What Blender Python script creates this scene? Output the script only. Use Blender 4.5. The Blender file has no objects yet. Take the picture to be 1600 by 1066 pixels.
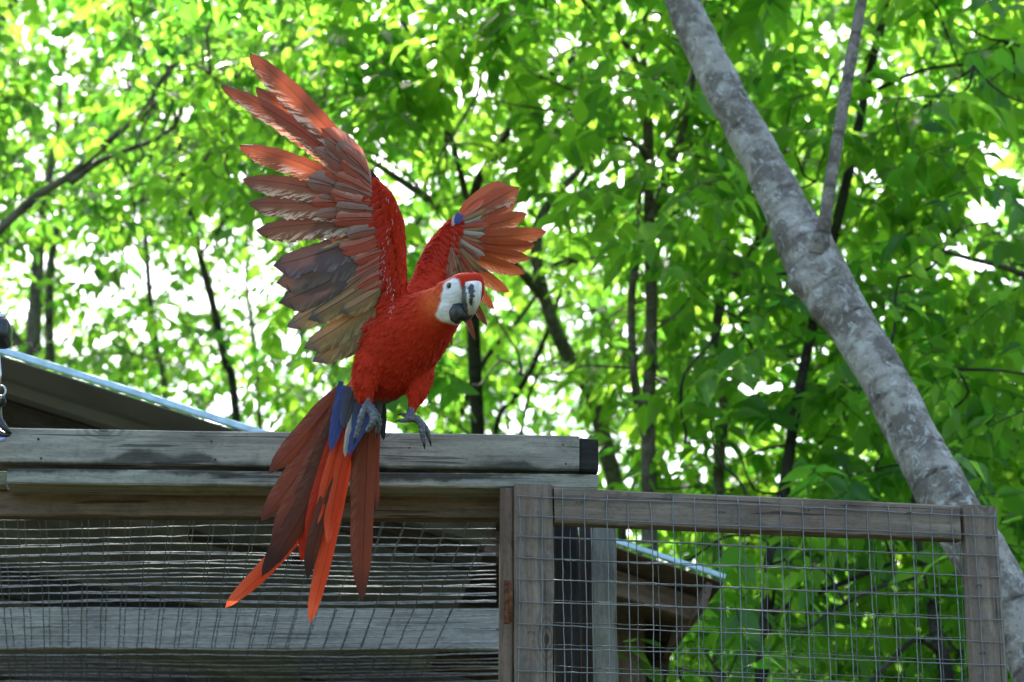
import bpy, bmesh, math, random
import numpy as np
from mathutils import Vector, Matrix, noise
random.seed(7)
rng = np.random.default_rng(11)
sc = bpy.context.scene
COL = sc.collection

# ------------------------------------------------------------------ camera
PITCH = math.radians(21.0)
F = 4533.0                      # focal length in photo pixels (1600 wide)
CAM = Vector((0, 0, 1.6))
cd = bpy.data.cameras.new('camera')
cam = bpy.data.objects.new('camera', cd)
COL.objects.link(cam)
cam.location = CAM
cam.rotation_euler = (math.radians(90) + PITCH, 0, 0)
cd.sensor_width = 36
cd.lens = 36 * F / 1600
cd.clip_end = 2000
cd.dof.use_dof = True
cd.dof.focus_distance = 6.9
cd.dof.aperture_fstop = 4.6
sc.camera = cam

# ------------------------------------------------------------------ sky, sun, exposure
SUN_EL, SUN_AZ = math.radians(50), math.radians(-10)     # azimuth from +Y, towards +X
w = bpy.data.worlds.new('World'); sc.world = w; w.use_nodes = True
nt = w.node_tree; nt.nodes.clear()
wo = nt.nodes.new('ShaderNodeOutputWorld'); bg = nt.nodes.new('ShaderNodeBackground')
sk = nt.nodes.new('ShaderNodeTexSky'); sk.sky_type = 'NISHITA'; sk.sun_disc = False
sk.sun_elevation = SUN_EL; sk.sun_rotation = SUN_AZ
sk.air_density = 1.0; sk.dust_density = 3.0; sk.ozone_density = 1.0
bg.inputs[1].default_value = 0.15
nt.links.new(sk.outputs[0], bg.inputs[0]); nt.links.new(bg.outputs[0], wo.inputs[0])
sd = bpy.data.lights.new('sun', 'SUN'); sun = bpy.data.objects.new('sun', sd); COL.objects.link(sun)
sd.energy = 5.0; sd.angle = math.radians(0.53); sd.color = (1.0, 0.95, 0.86)
S = Vector((math.cos(SUN_EL) * math.sin(SUN_AZ), math.cos(SUN_EL) * math.cos(SUN_AZ), math.sin(SUN_EL)))
sun.rotation_euler = S.to_track_quat('Z', 'Y').to_euler()
vs = sc.view_settings
vs.view_transform = 'Standard'; vs.look = 'None'; vs.gamma = 1; vs.use_curve_mapping = False
vs.exposure = 2.2
sc.cycles.max_bounces = 8; sc.cycles.diffuse_bounces = 4; sc.cycles.transmission_bounces = 6
sc.cycles.sample_clamp_indirect = 6

# ------------------------------------------------------------------ geometry of the view
CP, SP = math.cos(PITCH), math.sin(PITCH)
FWD = Vector((0, CP, SP)); UPV = Vector((0, -SP, CP)); RGT = Vector((1, 0, 0))
def ray(px, py):
    return RGT * ((px - 800) / F) + UPV * (-(py - 533) / F) + FWD
def P(px, py, Y):
    d = ray(px, py); return CAM + d * (Y / d.y)
def PH(px, py, z):
    d = ray(px, py); return CAM + d * ((z - CAM.z) / d.z)
def proj(p):
    v = Vector(p) - CAM; t = v.dot(FWD)
    return 800 + v.x / t * F, 533 - v.dot(UPV) / t * F, t
D0 = 6.85                       # distance of the bird
PX = D0 / F
def B(px, py, d=0):
    return CAM + ray(px, py) * (D0 + d * PX)

# ------------------------------------------------------------------ helpers
def place(o, parent):
    COL.objects.link(o)
    if parent is not None:
        o.parent = parent
        o.matrix_parent_inverse = ROOT[parent.name].inverted()
    ROOT[o.name] = o.matrix_basis.copy()
ROOT = {}
def tag(o, label=None, cat=None, group=None, kind=None):
    if label: o['label'] = label
    if cat: o['category'] = cat
    if group: o['group'] = group
    if kind: o['kind'] = kind
    return o
def empty(name, loc, label, cat, group=None, parent=None):
    o = bpy.data.objects.new(name, None); o.location = loc; o.empty_display_size = .1
    place(o, parent); o.matrix_basis = Matrix.Translation(loc); ROOT[o.name] = Matrix.Translation(loc)
    return tag(o, label, cat, group)
def meshdata(name, verts, faces, mats, attrs=None, smooth=True, cols=None, midx=None):
    me = bpy.data.meshes.new(name)
    verts = np.asarray(verts, dtype=np.float32).reshape(-1, 3)
    if isinstance(faces, np.ndarray):
        k = faces.shape[1]; n = len(faces)
        me.vertices.add(len(verts)); me.vertices.foreach_set('co', verts.ravel())
        me.loops.add(n * k); me.loops.foreach_set('vertex_index', faces.ravel().astype(np.int32))
        me.polygons.add(n); me.polygons.foreach_set('loop_start', np.arange(0, n * k, k, dtype=np.int32))
        me.update(calc_edges=True)
    else:
        me.from_pydata([tuple(map(float, v)) for v in verts], [], faces)
    for m in (mats if isinstance(mats, (list, tuple)) else [mats]): me.materials.append(m)
    if midx is not None: me.polygons.foreach_set('material_index', np.asarray(midx, dtype=np.int32))
    if smooth: me.polygons.foreach_set('use_smooth', np.ones(len(me.polygons), dtype=bool))
    for k, v in (attrs or {}).items():
        a = me.attributes.new(k, 'FLOAT', 'POINT'); a.data.foreach_set('value', np.asarray(v, dtype=np.float32))
    if cols is not None:
        a = me.attributes.new('col', 'FLOAT_COLOR', 'POINT')
        c = np.ones((len(verts), 4), dtype=np.float32); c[:, :3] = cols
        a.data.foreach_set('color', c.ravel())
    me.update()
    return me
def mk(name, verts, faces, mats, parent=None, mat_basis=None, **kw):
    me = meshdata(name, verts, faces, mats, **kw)
    o = bpy.data.objects.new(name, me)
    if mat_basis is not None: o.matrix_basis = mat_basis
    place(o, parent)
    return o

class MB:
    def __init__(s): s.v = []; s.f = []; s.c = []
    def add(s, v, f, c=None):
        b = len(s.v); s.v += [tuple(x) for x in v]; s.f += [tuple(i + b for i in q) for q in f]
        if c is not None: s.c += list(c)
    def tube(s, pts, rad, n=6, cap=True, flat=1.0, ax=None, fn=None):
        pts = [Vector(p) for p in pts]
        if not isinstance(rad, (list, tuple)): rad = [rad] * len(pts)
        t = (pts[1] - pts[0]).normalized()
        a = Vector(ax) if ax is not None else (Vector((0, 0, 1)) if abs(t.z) < .8 else Vector((1, 0, 0)))
        u = (a - t * a.dot(t)).normalized(); vs_ = []; fs = []
        for i, p in enumerate(pts):
            t = (pts[min(i + 1, len(pts) - 1)] - pts[max(i - 1, 0)])
            t = t.normalized() if t.length > 1e-9 else Vector((0, 0, 1))
            u = (u - t * u.dot(t)).normalized(); wv = t.cross(u)
            for k in range(n):
                an = 2 * math.pi * k / n; r = rad[i]
                if fn: r = fn(i, k, r)
                vs_.append(p + u * math.cos(an) * r * flat + wv * math.sin(an) * r)
        for i in range(len(pts) - 1):
            for k in range(n):
                k2 = (k + 1) % n
                fs.append((i * n + k, i * n + k2, (i + 1) * n + k2, (i + 1) * n + k))
        if cap:
            fs.append(tuple(range(n))[::-1]); fs.append(tuple((len(pts) - 1) * n + k for k in range(n)))
        s.add(vs_, fs)
    def ball(s, c, r, seg=10, ring=7, M=None):
        c = Vector(c); vs_ = []; fs = []
        r = Vector(r) if hasattr(r, '__len__') else Vector((r, r, r))
        for i in range(ring + 1):
            th = math.pi * i / ring
            for k in range(seg):
                ph = 2 * math.pi * k / seg
                q = Vector((math.sin(th) * math.cos(ph) * r.x, math.sin(th) * math.sin(ph) * r.y, math.cos(th) * r.z))
                vs_.append(c + (M @ q if M else q))
        for i in range(ring):
            for k in range(seg):
                k2 = (k + 1) % seg
                fs.append((i * seg + k, (i + 1) * seg + k, (i + 1) * seg + k2, i * seg + k2))
        s.add(vs_, fs)
    def box(s, x0, x1, y0, y1, z0, z1, ch=0):
        vs_ = []; c = ch
        prof = [(y0 + c, z0), (y1 - c, z0), (y1, z0 + c), (y1, z1 - c), (y1 - c, z1), (y0 + c, z1), (y0, z1 - c), (y0, z0 + c)] if c else [(y0, z0), (y1, z0), (y1, z1), (y0, z1)]
        n = len(prof)
        for x in (x0, x1): vs_ += [(x, a, b) for a, b in prof]
        fs = [(k, (k + 1) % n, n + (k + 1) % n, n + k) for k in range(n)]
        fs += [tuple(range(n))[::-1], tuple(range(n, 2 * n))]
        s.add(vs_, fs)
    def build(s, name, mat, parent=None, smooth=True, basis=None):
        return mk(name, s.v, s.f, mat, parent, basis, smooth=smooth)

CATM = {}
def interp(pts, n):
    """smooth curve through pts (lists of equal length), n samples a span"""
    pts = [np.array(p, float) for p in pts]; out = []
    for i in range(len(pts) - 1):
        p0 = pts[max(i - 1, 0)]; p1 = pts[i]; p2 = pts[i + 1]; p3 = pts[min(i + 2, len(pts) - 1)]
        for k in range(n):
            t = k / n
            out.append(.5 * ((2 * p1) + (-p0 + p2) * t + (2 * p0 - 5 * p1 + 4 * p2 - p3) * t * t + (-p0 + 3 * p1 - 3 * p2 + p3) * t ** 3))
    out.append(pts[-1]); return out

# ------------------------------------------------------------------ materials
class N:
    def __init__(s, name):
        s.m = bpy.data.materials.new(name); s.m.use_nodes = True; s.t = s.m.node_tree; s.t.nodes.clear()
        s.out = s.t.nodes.new('ShaderNodeOutputMaterial')
    def n(s, typ, **kw):
        o = s.t.nodes.new('ShaderNode' + typ)
        for k, v in kw.items():
            if k.startswith('i_'):
                key = k[2:]; key = int(key) if key.isdigit() else key.replace('_', ' ')
                if isinstance(v, bpy.types.NodeSocket): s.t.links.new(v, o.inputs[key])
                else: o.inputs[key].default_value = v
            else: setattr(o, k, v)
        return o
    def math(s, op, a, b=None, c=None, clamp=False):
        o = s.t.nodes.new('ShaderNodeMath'); o.operation = op; o.use_clamp = clamp
        for i, x in enumerate((a, b, c)):
            if x is None: continue
            if isinstance(x, bpy.types.NodeSocket): s.t.links.new(x, o.inputs[i])
            else: o.inputs[i].default_value = x
        return o.outputs[0]
    def mix(s, f, a, b):
        o = s.t.nodes.new('ShaderNodeMix'); o.data_type = 'RGBA'
        for i, x in ((0, f), (6, a), (7, b)):
            if isinstance(x, bpy.types.NodeSocket): s.t.links.new(x, o.inputs[i])
            elif i == 0: o.inputs[0].default_value = x
            else: o.inputs[i].default_value = (*x[:3], 1)
        return o.outputs[2]
    def ramp(s, f, lo, hi):
        o = s.t.nodes.new('ShaderNodeMapRange'); o.interpolation_type = 'SMOOTHSTEP'
        s.t.links.new(f, o.inputs[0]); o.inputs[1].default_value = lo; o.inputs[2].default_value = hi
        return o.outputs[0]
    def attr(s, name):
        return s.n('Attribute', attribute_name=name)
    def pos(s, kind='Object', scale=(1, 1, 1)):
        c = s.n('TexCoord'); mp = s.n('Mapping'); mp.inputs['Scale'].default_value = scale
        s.t.links.new(c.outputs[kind], mp.inputs[0]); return mp.outputs[0]
    def noise(s, vec, scale=5, detail=4, rough=.55, dist=0):
        o = s.n('TexNoise', i_Scale=scale, i_Detail=detail, i_Roughness=rough, i_Distortion=dist)
        if vec is not None: s.t.links.new(vec, o.inputs['Vector'])
        return o.outputs[0]
    def bump(s, h, strength=.3, dist=.01):
        return s.n('Bump', i_Height=h, i_Strength=strength, i_Distance=dist).outputs[0]
    def princ(s, col, rough=.7, spec=.3, metal=0, normal=None, **kw):
        p = s.t.nodes.new('ShaderNodeBsdfPrincipled')
        for k, v in (('Base Color', col), ('Roughness', rough), ('Specular IOR Level', spec), ('Metallic', metal), ('Normal', normal)):
            if v is None: continue
            if isinstance(v, bpy.types.NodeSocket): s.t.links.new(v, p.inputs[k])
            else: p.inputs[k].default_value = (*v[:3], 1) if k == 'Base Color' else v
        return p.outputs[0]
    def done(s, sh):
        s.t.links.new(sh, s.out.inputs[0]); return s.m

def wood(name, light, dark, stain=(.02, .018, .015), stain_amt=.5, warm=None, rough=.85, knots=True, low=-1.0, high=False):
    g = N(name)
    p1 = g.pos('Object', (1.2, 16, 16)); p2 = g.pos('Object', (3, 90, 90)); p3 = g.pos('Object', (1, 2.2, 2.2))
    rnd = g.n('ObjectInfo').outputs['Random']
    off = g.n('VectorMath', operation='ADD'); g.t.links.new(p1, off.inputs[0])
    cmb = g.n('CombineXYZ'); g.t.links.new(g.math('MULTIPLY', rnd, 37), cmb.inputs[0]); g.t.links.new(g.math('MULTIPLY', rnd, 11), cmb.inputs[1])
    g.t.links.new(cmb.outputs[0], off.inputs[1])
    gr = g.noise(off.outputs[0], 3.0, 6, .65, .6); fine = g.noise(p2, 2.5, 5, .7); big = g.noise(p3, 2.3, 5, .6, .3)
    c = g.mix(g.ramp(gr, .3, .7), dark, light)
    c = g.mix(g.math('MULTIPLY', g.ramp(fine, .5, .75), .45), c, [x * .45 for x in dark])
    if warm: c = g.mix(g.ramp(big, .45, .62), c, warm)
    c = g.mix(g.math('MULTIPLY', g.ramp(big, .56, .7), stain_amt), c, stain)
    if low > 0:                                                      # black mould along the lower edge of the board
        sep = g.n('SeparateXYZ'); g.t.links.new(g.pos('Object'), sep.inputs[0])
        x = sep.outputs[0]
        edge = g.math('SUBTRACT', g.noise(g.pos('Object', (6, 6, 6)), 1.6, 7, .66), .5)
        patch = g.ramp(g.noise(g.pos('Object', (1, .01, .01)), 2.4, 2, .5), .52, .66)
        wob = g.math('ADD', g.math('MULTIPLY', patch, low * 1.7), g.math('MULTIPLY', edge, low * 2.6))
        e = g.math('SUBTRACT', g.math('ADD', sep.outputs[2], low * 2.5), wob)
        c = g.mix(g.math('MULTIPLY', g.math('SUBTRACT', 1, g.ramp(e, -.004, .014)), .8), c, stain)
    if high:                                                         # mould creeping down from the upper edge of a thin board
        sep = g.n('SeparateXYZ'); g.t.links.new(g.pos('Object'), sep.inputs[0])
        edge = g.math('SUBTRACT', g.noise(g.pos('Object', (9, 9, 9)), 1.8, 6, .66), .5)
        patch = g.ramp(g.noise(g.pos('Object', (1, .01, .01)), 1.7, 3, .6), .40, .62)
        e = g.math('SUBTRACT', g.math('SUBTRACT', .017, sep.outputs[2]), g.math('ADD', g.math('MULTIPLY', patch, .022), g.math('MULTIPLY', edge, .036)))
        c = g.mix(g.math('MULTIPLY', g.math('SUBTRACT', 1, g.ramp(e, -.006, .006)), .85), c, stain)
    crk = g.noise(g.pos('Object', (1.6, 55, 55)), 1.7, 3, .5, .4); spk = g.noise(g.pos('Object', (60, 160, 160)), 1, 3, .7)
    c = g.mix(g.math('MULTIPLY', g.ramp(g.noise(g.pos('Object', (7, 9, 9)), 1.6, 7, .72), .50, .68), .5), c, [x * .5 for x in dark])
    c = g.mix(g.math('MULTIPLY', g.ramp(crk, .60, .67), .75), c, [x * .22 for x in dark])
    c = g.mix(g.math('MULTIPLY', g.ramp(spk, .5, .7), .35), c, [x * .5 for x in dark])
    c = g.mix(g.math('MULTIPLY', g.ramp(g.noise(g.pos('Object', (2.5, 14, 14)), 2.2, 5, .6), .55, .75), .4), c, [min(.5, x * 1.5) for x in light])
    h = g.math('ADD', g.math('ADD', g.math('MULTIPLY', gr, .5), g.math('MULTIPLY', fine, .3)), g.math('MULTIPLY', g.math('SUBTRACT', spk, g.ramp(crk, .62, .70)), .4))
    if knots:
        v = g.n('TexVoronoi', voronoi_dimensions='2D', i_Scale=1.5, i_Randomness=1.0); kp = g.n('SeparateXYZ'); g.t.links.new(g.pos('Object', (1, 1, 2.2)), kp.inputs[0]); kc = g.n('CombineXYZ'); g.t.links.new(g.math('ADD', kp.outputs[0], g.math('MULTIPLY', rnd, 31)), kc.inputs[0]); g.t.links.new(g.math('ADD', kp.outputs[2], g.math('MULTIPLY', kp.outputs[1], .3)), kc.inputs[1]); g.t.links.new(kc.outputs[0], v.inputs['Vector'])
        dst = v.outputs['Distance']
        ring = g.math('SINE', g.math('MULTIPLY', g.math('ADD', dst, g.math('MULTIPLY', gr, .07)), 190))
        msk = g.math('SUBTRACT', 1, g.ramp(dst, .04, .15))
        c = g.mix(g.math('MULTIPLY', g.math('MULTIPLY', msk, g.ramp(ring, -1, 1)), .55), c, [x * .35 for x in dark])
        c = g.mix(g.math('SUBTRACT', 1, g.ramp(dst, .012, .03)), c, [x * .3 for x in dark])
    return g.done(g.princ(c, rough, .2, normal=g.bump(h, .7, .004)))

WOOD_TOP = wood('grey_weathered_wood', (.32, .305, .26), (.19, .182, .155), stain_amt=.3, low=.018)
WOOD_CROSS = wood('grey_beam_wood', (.30, .285, .245), (.18, .172, .148), stain_amt=.3)
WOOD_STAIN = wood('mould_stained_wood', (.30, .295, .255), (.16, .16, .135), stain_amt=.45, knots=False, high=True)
WOOD_BROWN = wood('brown_weathered_wood', (.17, .12, .09), (.095, .068, .052), stain_amt=.35, knots=False)
WOOD_DOOR = wood('old_grey_brown_wood', (.22, .175, .14), (.115, .09, .074), stain=(.035, .025, .02), stain_amt=.35, warm=(.17, .13, .10))
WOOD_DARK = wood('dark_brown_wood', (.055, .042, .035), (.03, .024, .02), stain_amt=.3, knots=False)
WOOD_END = wood('near_black_wood', (.03, .029, .027), (.015, .015, .014), stain_amt=.3, knots=False)
WOOD_PALE = wood('pale_green_grey_wood', (.24, .24, .20), (.15, .15, .125), stain_amt=.3)

def simple(name, col, rough=.6, metal=0, spec=.4, nscale=30, var=.25, bump=.1, col2=None):
    g = N(name); p = g.pos('Object'); a = g.noise(p, nscale, 4, .6)
    c = g.mix(g.ramp(a, .35, .7), col, col2 or [x * (1 - var) for x in col])
    return g.done(g.princ(c, rough, spec, metal, g.bump(a, bump, .002)))
WIRE = simple('galvanised_wire', (.15, .16, .165), .8, .1, .5, 60, .5, .2, (.2, .21, .21))
WIRE_DARK = simple('dull_wire', (.13, .14, .14), .6, .5, .4, 60, .5, .2)
RUST = simple('rusty_steel', (.16, .06, .025), .8, .4, .3, 80, .5, .5, (.04, .02, .012))
ROOF = simple('grey_roof_sheet', (.15, .155, .17), .6, .1, .4, 3, .25, .05)
TRIM = simple('pale_blue_trim', (.42, .60, .70), .45, .2, .5, 18, .3, .1)
BLACKP = simple('black_plastic', (.012, .013, .02), .35, 0, .5, 30, .3, .05)
METAL = simple('bright_metal', (.5, .5, .52), .3, .9, .5, 40, .3, .05)
SOIL = simple('brown_soil', (.09, .065, .04), .95, 0, .1, 4, .5, .6)

def bark(name, light, mid, lichen, lam, scale=1.0, ringy=False):
    g = N(name); p = g.pos('Object')
    a = g.noise(p, 9 * scale, 6, .65); b = g.noise(p, 26 * scale, 7, .75, .8); cc = g.noise(p, 70 * scale, 3, .6)
    c = g.mix(g.ramp(a, .42, .58), mid, light)
    c = g.mix(g.math('MULTIPLY', g.ramp(b, .52, .62), lam), c, lichen)
    c = g.mix(g.math('MULTIPLY', g.ramp(cc, .55, .72), .6), c, [x * .45 for x in mid])
    if ringy:
        rg = g.attr('ring').outputs['Fac']
        c = g.mix(g.math('MULTIPLY', rg, .95), c, (.035, .026, .02))
    h = g.math('ADD', g.math('MULTIPLY', b, .7), g.math('MULTIPLY', cc, .3))
    return g.done(g.princ(c, .9, .15, normal=g.bump(h, .6, .008)))
BARK_BIG = bark('pale_lichened_bark', (.29, .27, .24), (.13, .115, .10), (.42, .44, .41), .7, 1.0, True)
BARK_LIMB = bark('grey_brown_limb_bark', (.20, .175, .15), (.10, .085, .072), (.34, .36, .34), .5, 1.3, True)
BARK_A = bark('brown_grey_bark', (.15, .125, .10), (.075, .062, .052), (.22, .23, .20), .4, 1.4)
BARK_B = bark('dark_bark', (.05, .042, .036), (.022, .019, .017), (.09, .1, .09), .3, 1.4)

def leafmat(name, d0, d1, t0, t1, rough=.38):
    g = N(name); t = g.attr('tint').outputs['Fac']
    vein = g.noise(g.pos('Object'), 60, 2, .5)
    c = g.mix(t, d0, d1); tc = g.mix(t, t0, t1)
    c = g.mix(g.math('MULTIPLY', vein, .3), c, [x * .6 for x in d0])
    pr = g.princ(c, rough, .45)
    tr = g.n('BsdfTranslucent'); g.t.links.new(tc, tr.inputs[0])
    mx = g.n('MixShader', i_0=.6); g.t.links.new(pr, mx.inputs[1]); g.t.links.new(tr.outputs[0], mx.inputs[2])
    return g.done(mx.outputs[0])
LEAF_A = leafmat('broad_leaf', (.028, .095, .018), (.085, .20, .03), (.13, .43, .035), (.47, .84, .07))
LEAF_B = leafmat('fresh_leaf', (.035, .11, .014), (.09, .20, .025), (.09, .34, .03), (.38, .72, .06))

# ================================================================== GROUND
n = 60
xs = np.concatenate([-np.geomspace(900, 1, n), [0], np.geomspace(1, 900, n)])
gv = [(x, y + 6, -.12 * math.exp(-((x) ** 2 + y ** 2) / 900) + .10 * noise.noise(Vector((x * .15, y * .15, 0))) * min(1, (abs(x) + abs(y)) / 6)) for y in xs for x in xs]
m_ = len(xs)
gf = [(j * m_ + i, j * m_ + i + 1, (j + 1) * m_ + i + 1, (j + 1) * m_ + i) for j in range(m_ - 1) for i in range(m_ - 1)]
g = N('forest_floor'); p = g.pos('Object')
a = g.noise(p, 1.3, 6, .6); b = g.noise(p, 14, 5, .7)
c = g.mix(g.ramp(a, .4, .6), (.06, .045, .03), (.035, .055, .02)); c = g.mix(g.math('MULTIPLY', g.ramp(b, .5, .7), .6), c, (.08, .06, .04))
FLOOR = g.done(g.princ(c, .95, .1, normal=g.bump(b, .8, .03)))
gr_o = mk('ground', gv, gf, FLOOR); tag(gr_o, 'brown leaf-strewn ground under the trees', kind='structure')

# ================================================================== BOARDS
def board(name, A, Bp, height, thick, parent, mat, up=Vector((0, 0, 1)), facing=Vector((0, -1, 0)), seed=0, anchor='top', wob=.0022, ch=.004, seg=24):
    """A, Bp: ends of the front top edge (anchor 'top') or of the front's centre line; local X runs along the board"""
    A = Vector(A); Bp = Vector(Bp); X = (Bp - A); L = X.length; X.normalize()
    Yv = -(facing - X * facing.dot(X)).normalized()            # into the board
    Z = X.cross(Yv).normalized()
    if Z.dot(up) < 0: Z = -Z
    top = 0 if anchor == 'top' else height / 2
    M = Matrix((( X.x, Yv.x, Z.x), (X.y, Yv.y, Z.y), (X.z, Yv.z, Z.z))).to_4x4()
    M.translation = A + Z * (top - height / 2)
    prof = [(ch, -height/2), (thick - ch, -height/2), (thick, -height/2 + ch), (thick, height/2 - ch), (thick - ch, height/2), (ch, height/2), (0, height/2 - ch), (0, -height/2 + ch)]
    rr = random.Random(seed); vs_ = []; k = len(prof)
    sx = rr.random() * 50
    for i in range(seg + 1):
        x = L * i / seg
        xx = x + (rr.uniform(-.4, .4) * L / seg if 0 < i < seg else 0)
        for j, (yy, zz) in enumerate(prof):
            e = noise.noise(Vector((xx * 9 + sx, j * 1.7, sx))) * wob
            e2 = noise.noise(Vector((xx * 2 + sx, j * .3, 5))) * wob * 1.5
            vs_.append((xx + (noise.noise(Vector((j * 3.1, sx, i))) * .004 if i in (0, seg) else 0), yy + e, zz + e + e2))
    fs = []
    for i in range(seg):
        for j in range(k):
            j2 = (j + 1) % k
            fs.append((i * k + j, (i + 1) * k + j, (i + 1) * k + j2, i * k + j2))
    fs.append(tuple(range(k))); fs.append(tuple(seg * k + j for j in range(k))[::-1])
    return mk(name, vs_, fs, mat, parent, M, smooth=False)

av = empty('aviary', (-.4, 7.4, 0), 'weathered timber aviary with stacked beams and a wire mesh ceiling at lower left', 'aviary')
hT = P(0, 668, 6.75).z
tA = PH(-160, 666, hT); tB = PH(905, 680, hT)
board('top_beam', tA, tB, .092, .04, av, WOOD_TOP, seed=1)
eb = PH(907, 681, hT) + Vector((0, .012, -.002)); ee = PH(935, 682.5, hT) + Vector((0, .012, -.002))
board('end_block', eb, ee, .084, .06, av, WOOD_END, seed=2, seg=4)
hL = P(12, 732, 6.745).z - .001
lA = PH(12, 732, hL); lB = PH(934, 741, hL)
board('lower_beam', lA, lB, .038, .089, av, WOOD_STAIN, seed=3, wob=.002)
board('lower_beam', P(-200, 735, 6.80), P(10, 735, 6.80), .038, .06, av, WOOD_STAIN, seed=31, seg=6)
hH = P(0, 762, 6.83).z
hA = P(-200, 763, 6.83); hB = P(781, 762, 6.86); hB.z = hA.z
board('header', hA, hB, .068, .04, av, WOOD_BROWN, seed=4)
pA = P(791, 762, 6.775); board('post', (pA.x, pA.y, pA.z), (pA.x + .004, pA.y, 0), .034, .089, av, WOOD_BROWN, up=Vector((1, 0, 0)), seed=5, anchor='mid', seg=60)
# cross beams and braces over the mesh ceiling
zc = P(0, 950, 8.25).z
cA = P(-250, 950, 8.25); cB = P(784, 948, 8.25); cB.z = cA.z
board('cross_beam', cA, cB, .124, .04, av, WOOD_CROSS, seed=6)
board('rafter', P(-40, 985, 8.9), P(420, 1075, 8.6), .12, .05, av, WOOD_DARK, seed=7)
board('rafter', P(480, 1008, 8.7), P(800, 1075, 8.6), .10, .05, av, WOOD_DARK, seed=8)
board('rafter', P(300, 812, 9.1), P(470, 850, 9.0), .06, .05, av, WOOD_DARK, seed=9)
# interior posts seen right of the door stile
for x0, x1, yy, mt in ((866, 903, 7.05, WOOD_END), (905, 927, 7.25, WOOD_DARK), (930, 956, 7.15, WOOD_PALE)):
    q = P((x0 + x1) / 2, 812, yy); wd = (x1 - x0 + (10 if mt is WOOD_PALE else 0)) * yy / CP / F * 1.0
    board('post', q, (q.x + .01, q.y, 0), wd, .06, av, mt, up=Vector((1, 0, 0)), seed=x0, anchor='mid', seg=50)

# mesh ceiling: wires across and wires in depth
Dv = Vector((-math.sin(math.radians(8)), math.cos(math.radians(8)), 0))
z0 = P(300, 808, 6.88).z
def ceil_sag(x, y): return -.004 * math.sin(x * 4.1 + y * 2) - .006 * max(0, math.sin((y - 6.9) * 2.4))
def wire_pts(a, b, n, sag=None, j=.0015):
    out = []
    for i in range(n + 1):
        q = Vector(a).lerp(Vector(b), i / n)
        q += Vector((random.uniform(-j, j), random.uniform(-j, j), random.uniform(-j, j)))
        if sag: q.z += sag(q.x, q.y)
        out.append(q)
    return out
mb = MB(); mb2 = MB()
for lay, (dz, off, mt) in enumerate(((0, 0, mb), (.035, .021, mb))):
    y = 6.89 if lay == 0 else 7.22
    while y < 9.0:
        x1 = P(781, 900, y).x - .01 if y < 8 else P(781, 1000, y).x
        if abs(y - 8.27) < .03: y = 8.31
        a = Vector((-1.55, y + .008, z0 + dz)); b = Vector((x1, y - .008, z0 + dz))
        ph = random.uniform(0, 6)
        pts = wire_pts(a, b, 46, lambda x, yy: ceil_sag(x, yy) + .0024 * math.sin(x * 7 + ph), .0010)
        mt.tube(pts, .00155, 4)
        y += .074 * random.uniform(.93, 1.07) if lay == 0 else .09
x = -1.6
while x < .25:
    for dz in (0, .035):
        a = Vector((x + dz * .4, 6.87, z0 + dz + .002)); b = a + Dv * 2.3
        pts = wire_pts(a, b, 24, lambda xx, yy: ceil_sag(xx, yy) - .002, .0015)
        if all(q.x < P(781, 900, q.y).x + .0 for q in pts[:1]): mb2.tube(pts, .0014, 4)
    x += .0535
CEILW = simple('sky_lit_wire', (.38, .385, .37), .8, .0, .2, 60, .5, .2)  # wires across are paler: sky reflection put into their colour
tag(mb.build('ceiling_wire', CEILW, av), kind='stuff')
tag(mb2.build('depth_wire', WIRE_DARK, av), kind='stuff')

# ================================================================== METAL ROOF behind
def roof(name, A, Bp, depth, label, cat, trimw, mat, rib=.30, ribh=.022, trim_th=.012):
    A = Vector(A); Bp = Vector(Bp); e = empty(name, (A.x, A.y, 0), label, cat)
    X = (Bp - A).normalized(); nrm = X.cross(Dv).normalized()
    if nrm.z < 0: nrm = -nrm
    prof = []; d = 0.0
    while d < depth:
        prof += [(d, 0), (d + rib * .55, 0), (d + rib * .65, ribh), (d + rib * .9, ribh)]; d += rib
    vs_ = []; fs = []
    for th in (0, .004):
        for end in (A, Bp):
            for (dd, hh) in prof: vs_.append(end + Dv * dd + nrm * (hh + th))
    k = len(prof)
    for t in (0, 2 * k):
        for i in range(k - 1): fs.append((t + i, t + k + i, t + k + i + 1, t + i + 1))
    fs.append((0, k, 3 * k, 2 * k))
    mk('roof_sheet', vs_, fs, mat, e, smooth=False)
    board('edge_trim', A - Dv * .012 + nrm * .028, Bp - Dv * .012 + nrm * .028, trimw, trim_th, e, TRIM, up=nrm, facing=-Dv, seg=30, wob=.001, ch=.003)
    return e, X, nrm
rA = P(-420, 424, 7.9); rB = P(781, 805, 8.07)
re_, rX, rN = roof('sloping_metal_roof', rA, rB, 6.0, 'grey ribbed metal roof with pale blue edge sloping down behind the top beam', 'roof', .022, ROOF)
for dd in (.35, 3.5):
    board('rafter', rA + Dv * dd - rN * .004, rB + Dv * dd - rN * .004, .07, .04, re_, WOOD_DARK, up=rN, facing=-Dv, seed=int(dd * 10))
# back wall boards far in the shade of that roof
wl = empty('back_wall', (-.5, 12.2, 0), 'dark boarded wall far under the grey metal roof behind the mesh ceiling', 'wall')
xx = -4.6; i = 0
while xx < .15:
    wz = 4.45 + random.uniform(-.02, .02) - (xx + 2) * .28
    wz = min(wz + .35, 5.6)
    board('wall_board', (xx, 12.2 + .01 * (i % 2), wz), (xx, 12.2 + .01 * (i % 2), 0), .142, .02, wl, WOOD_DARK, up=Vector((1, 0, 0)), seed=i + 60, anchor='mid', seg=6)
    xx += .146; i += 1

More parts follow.
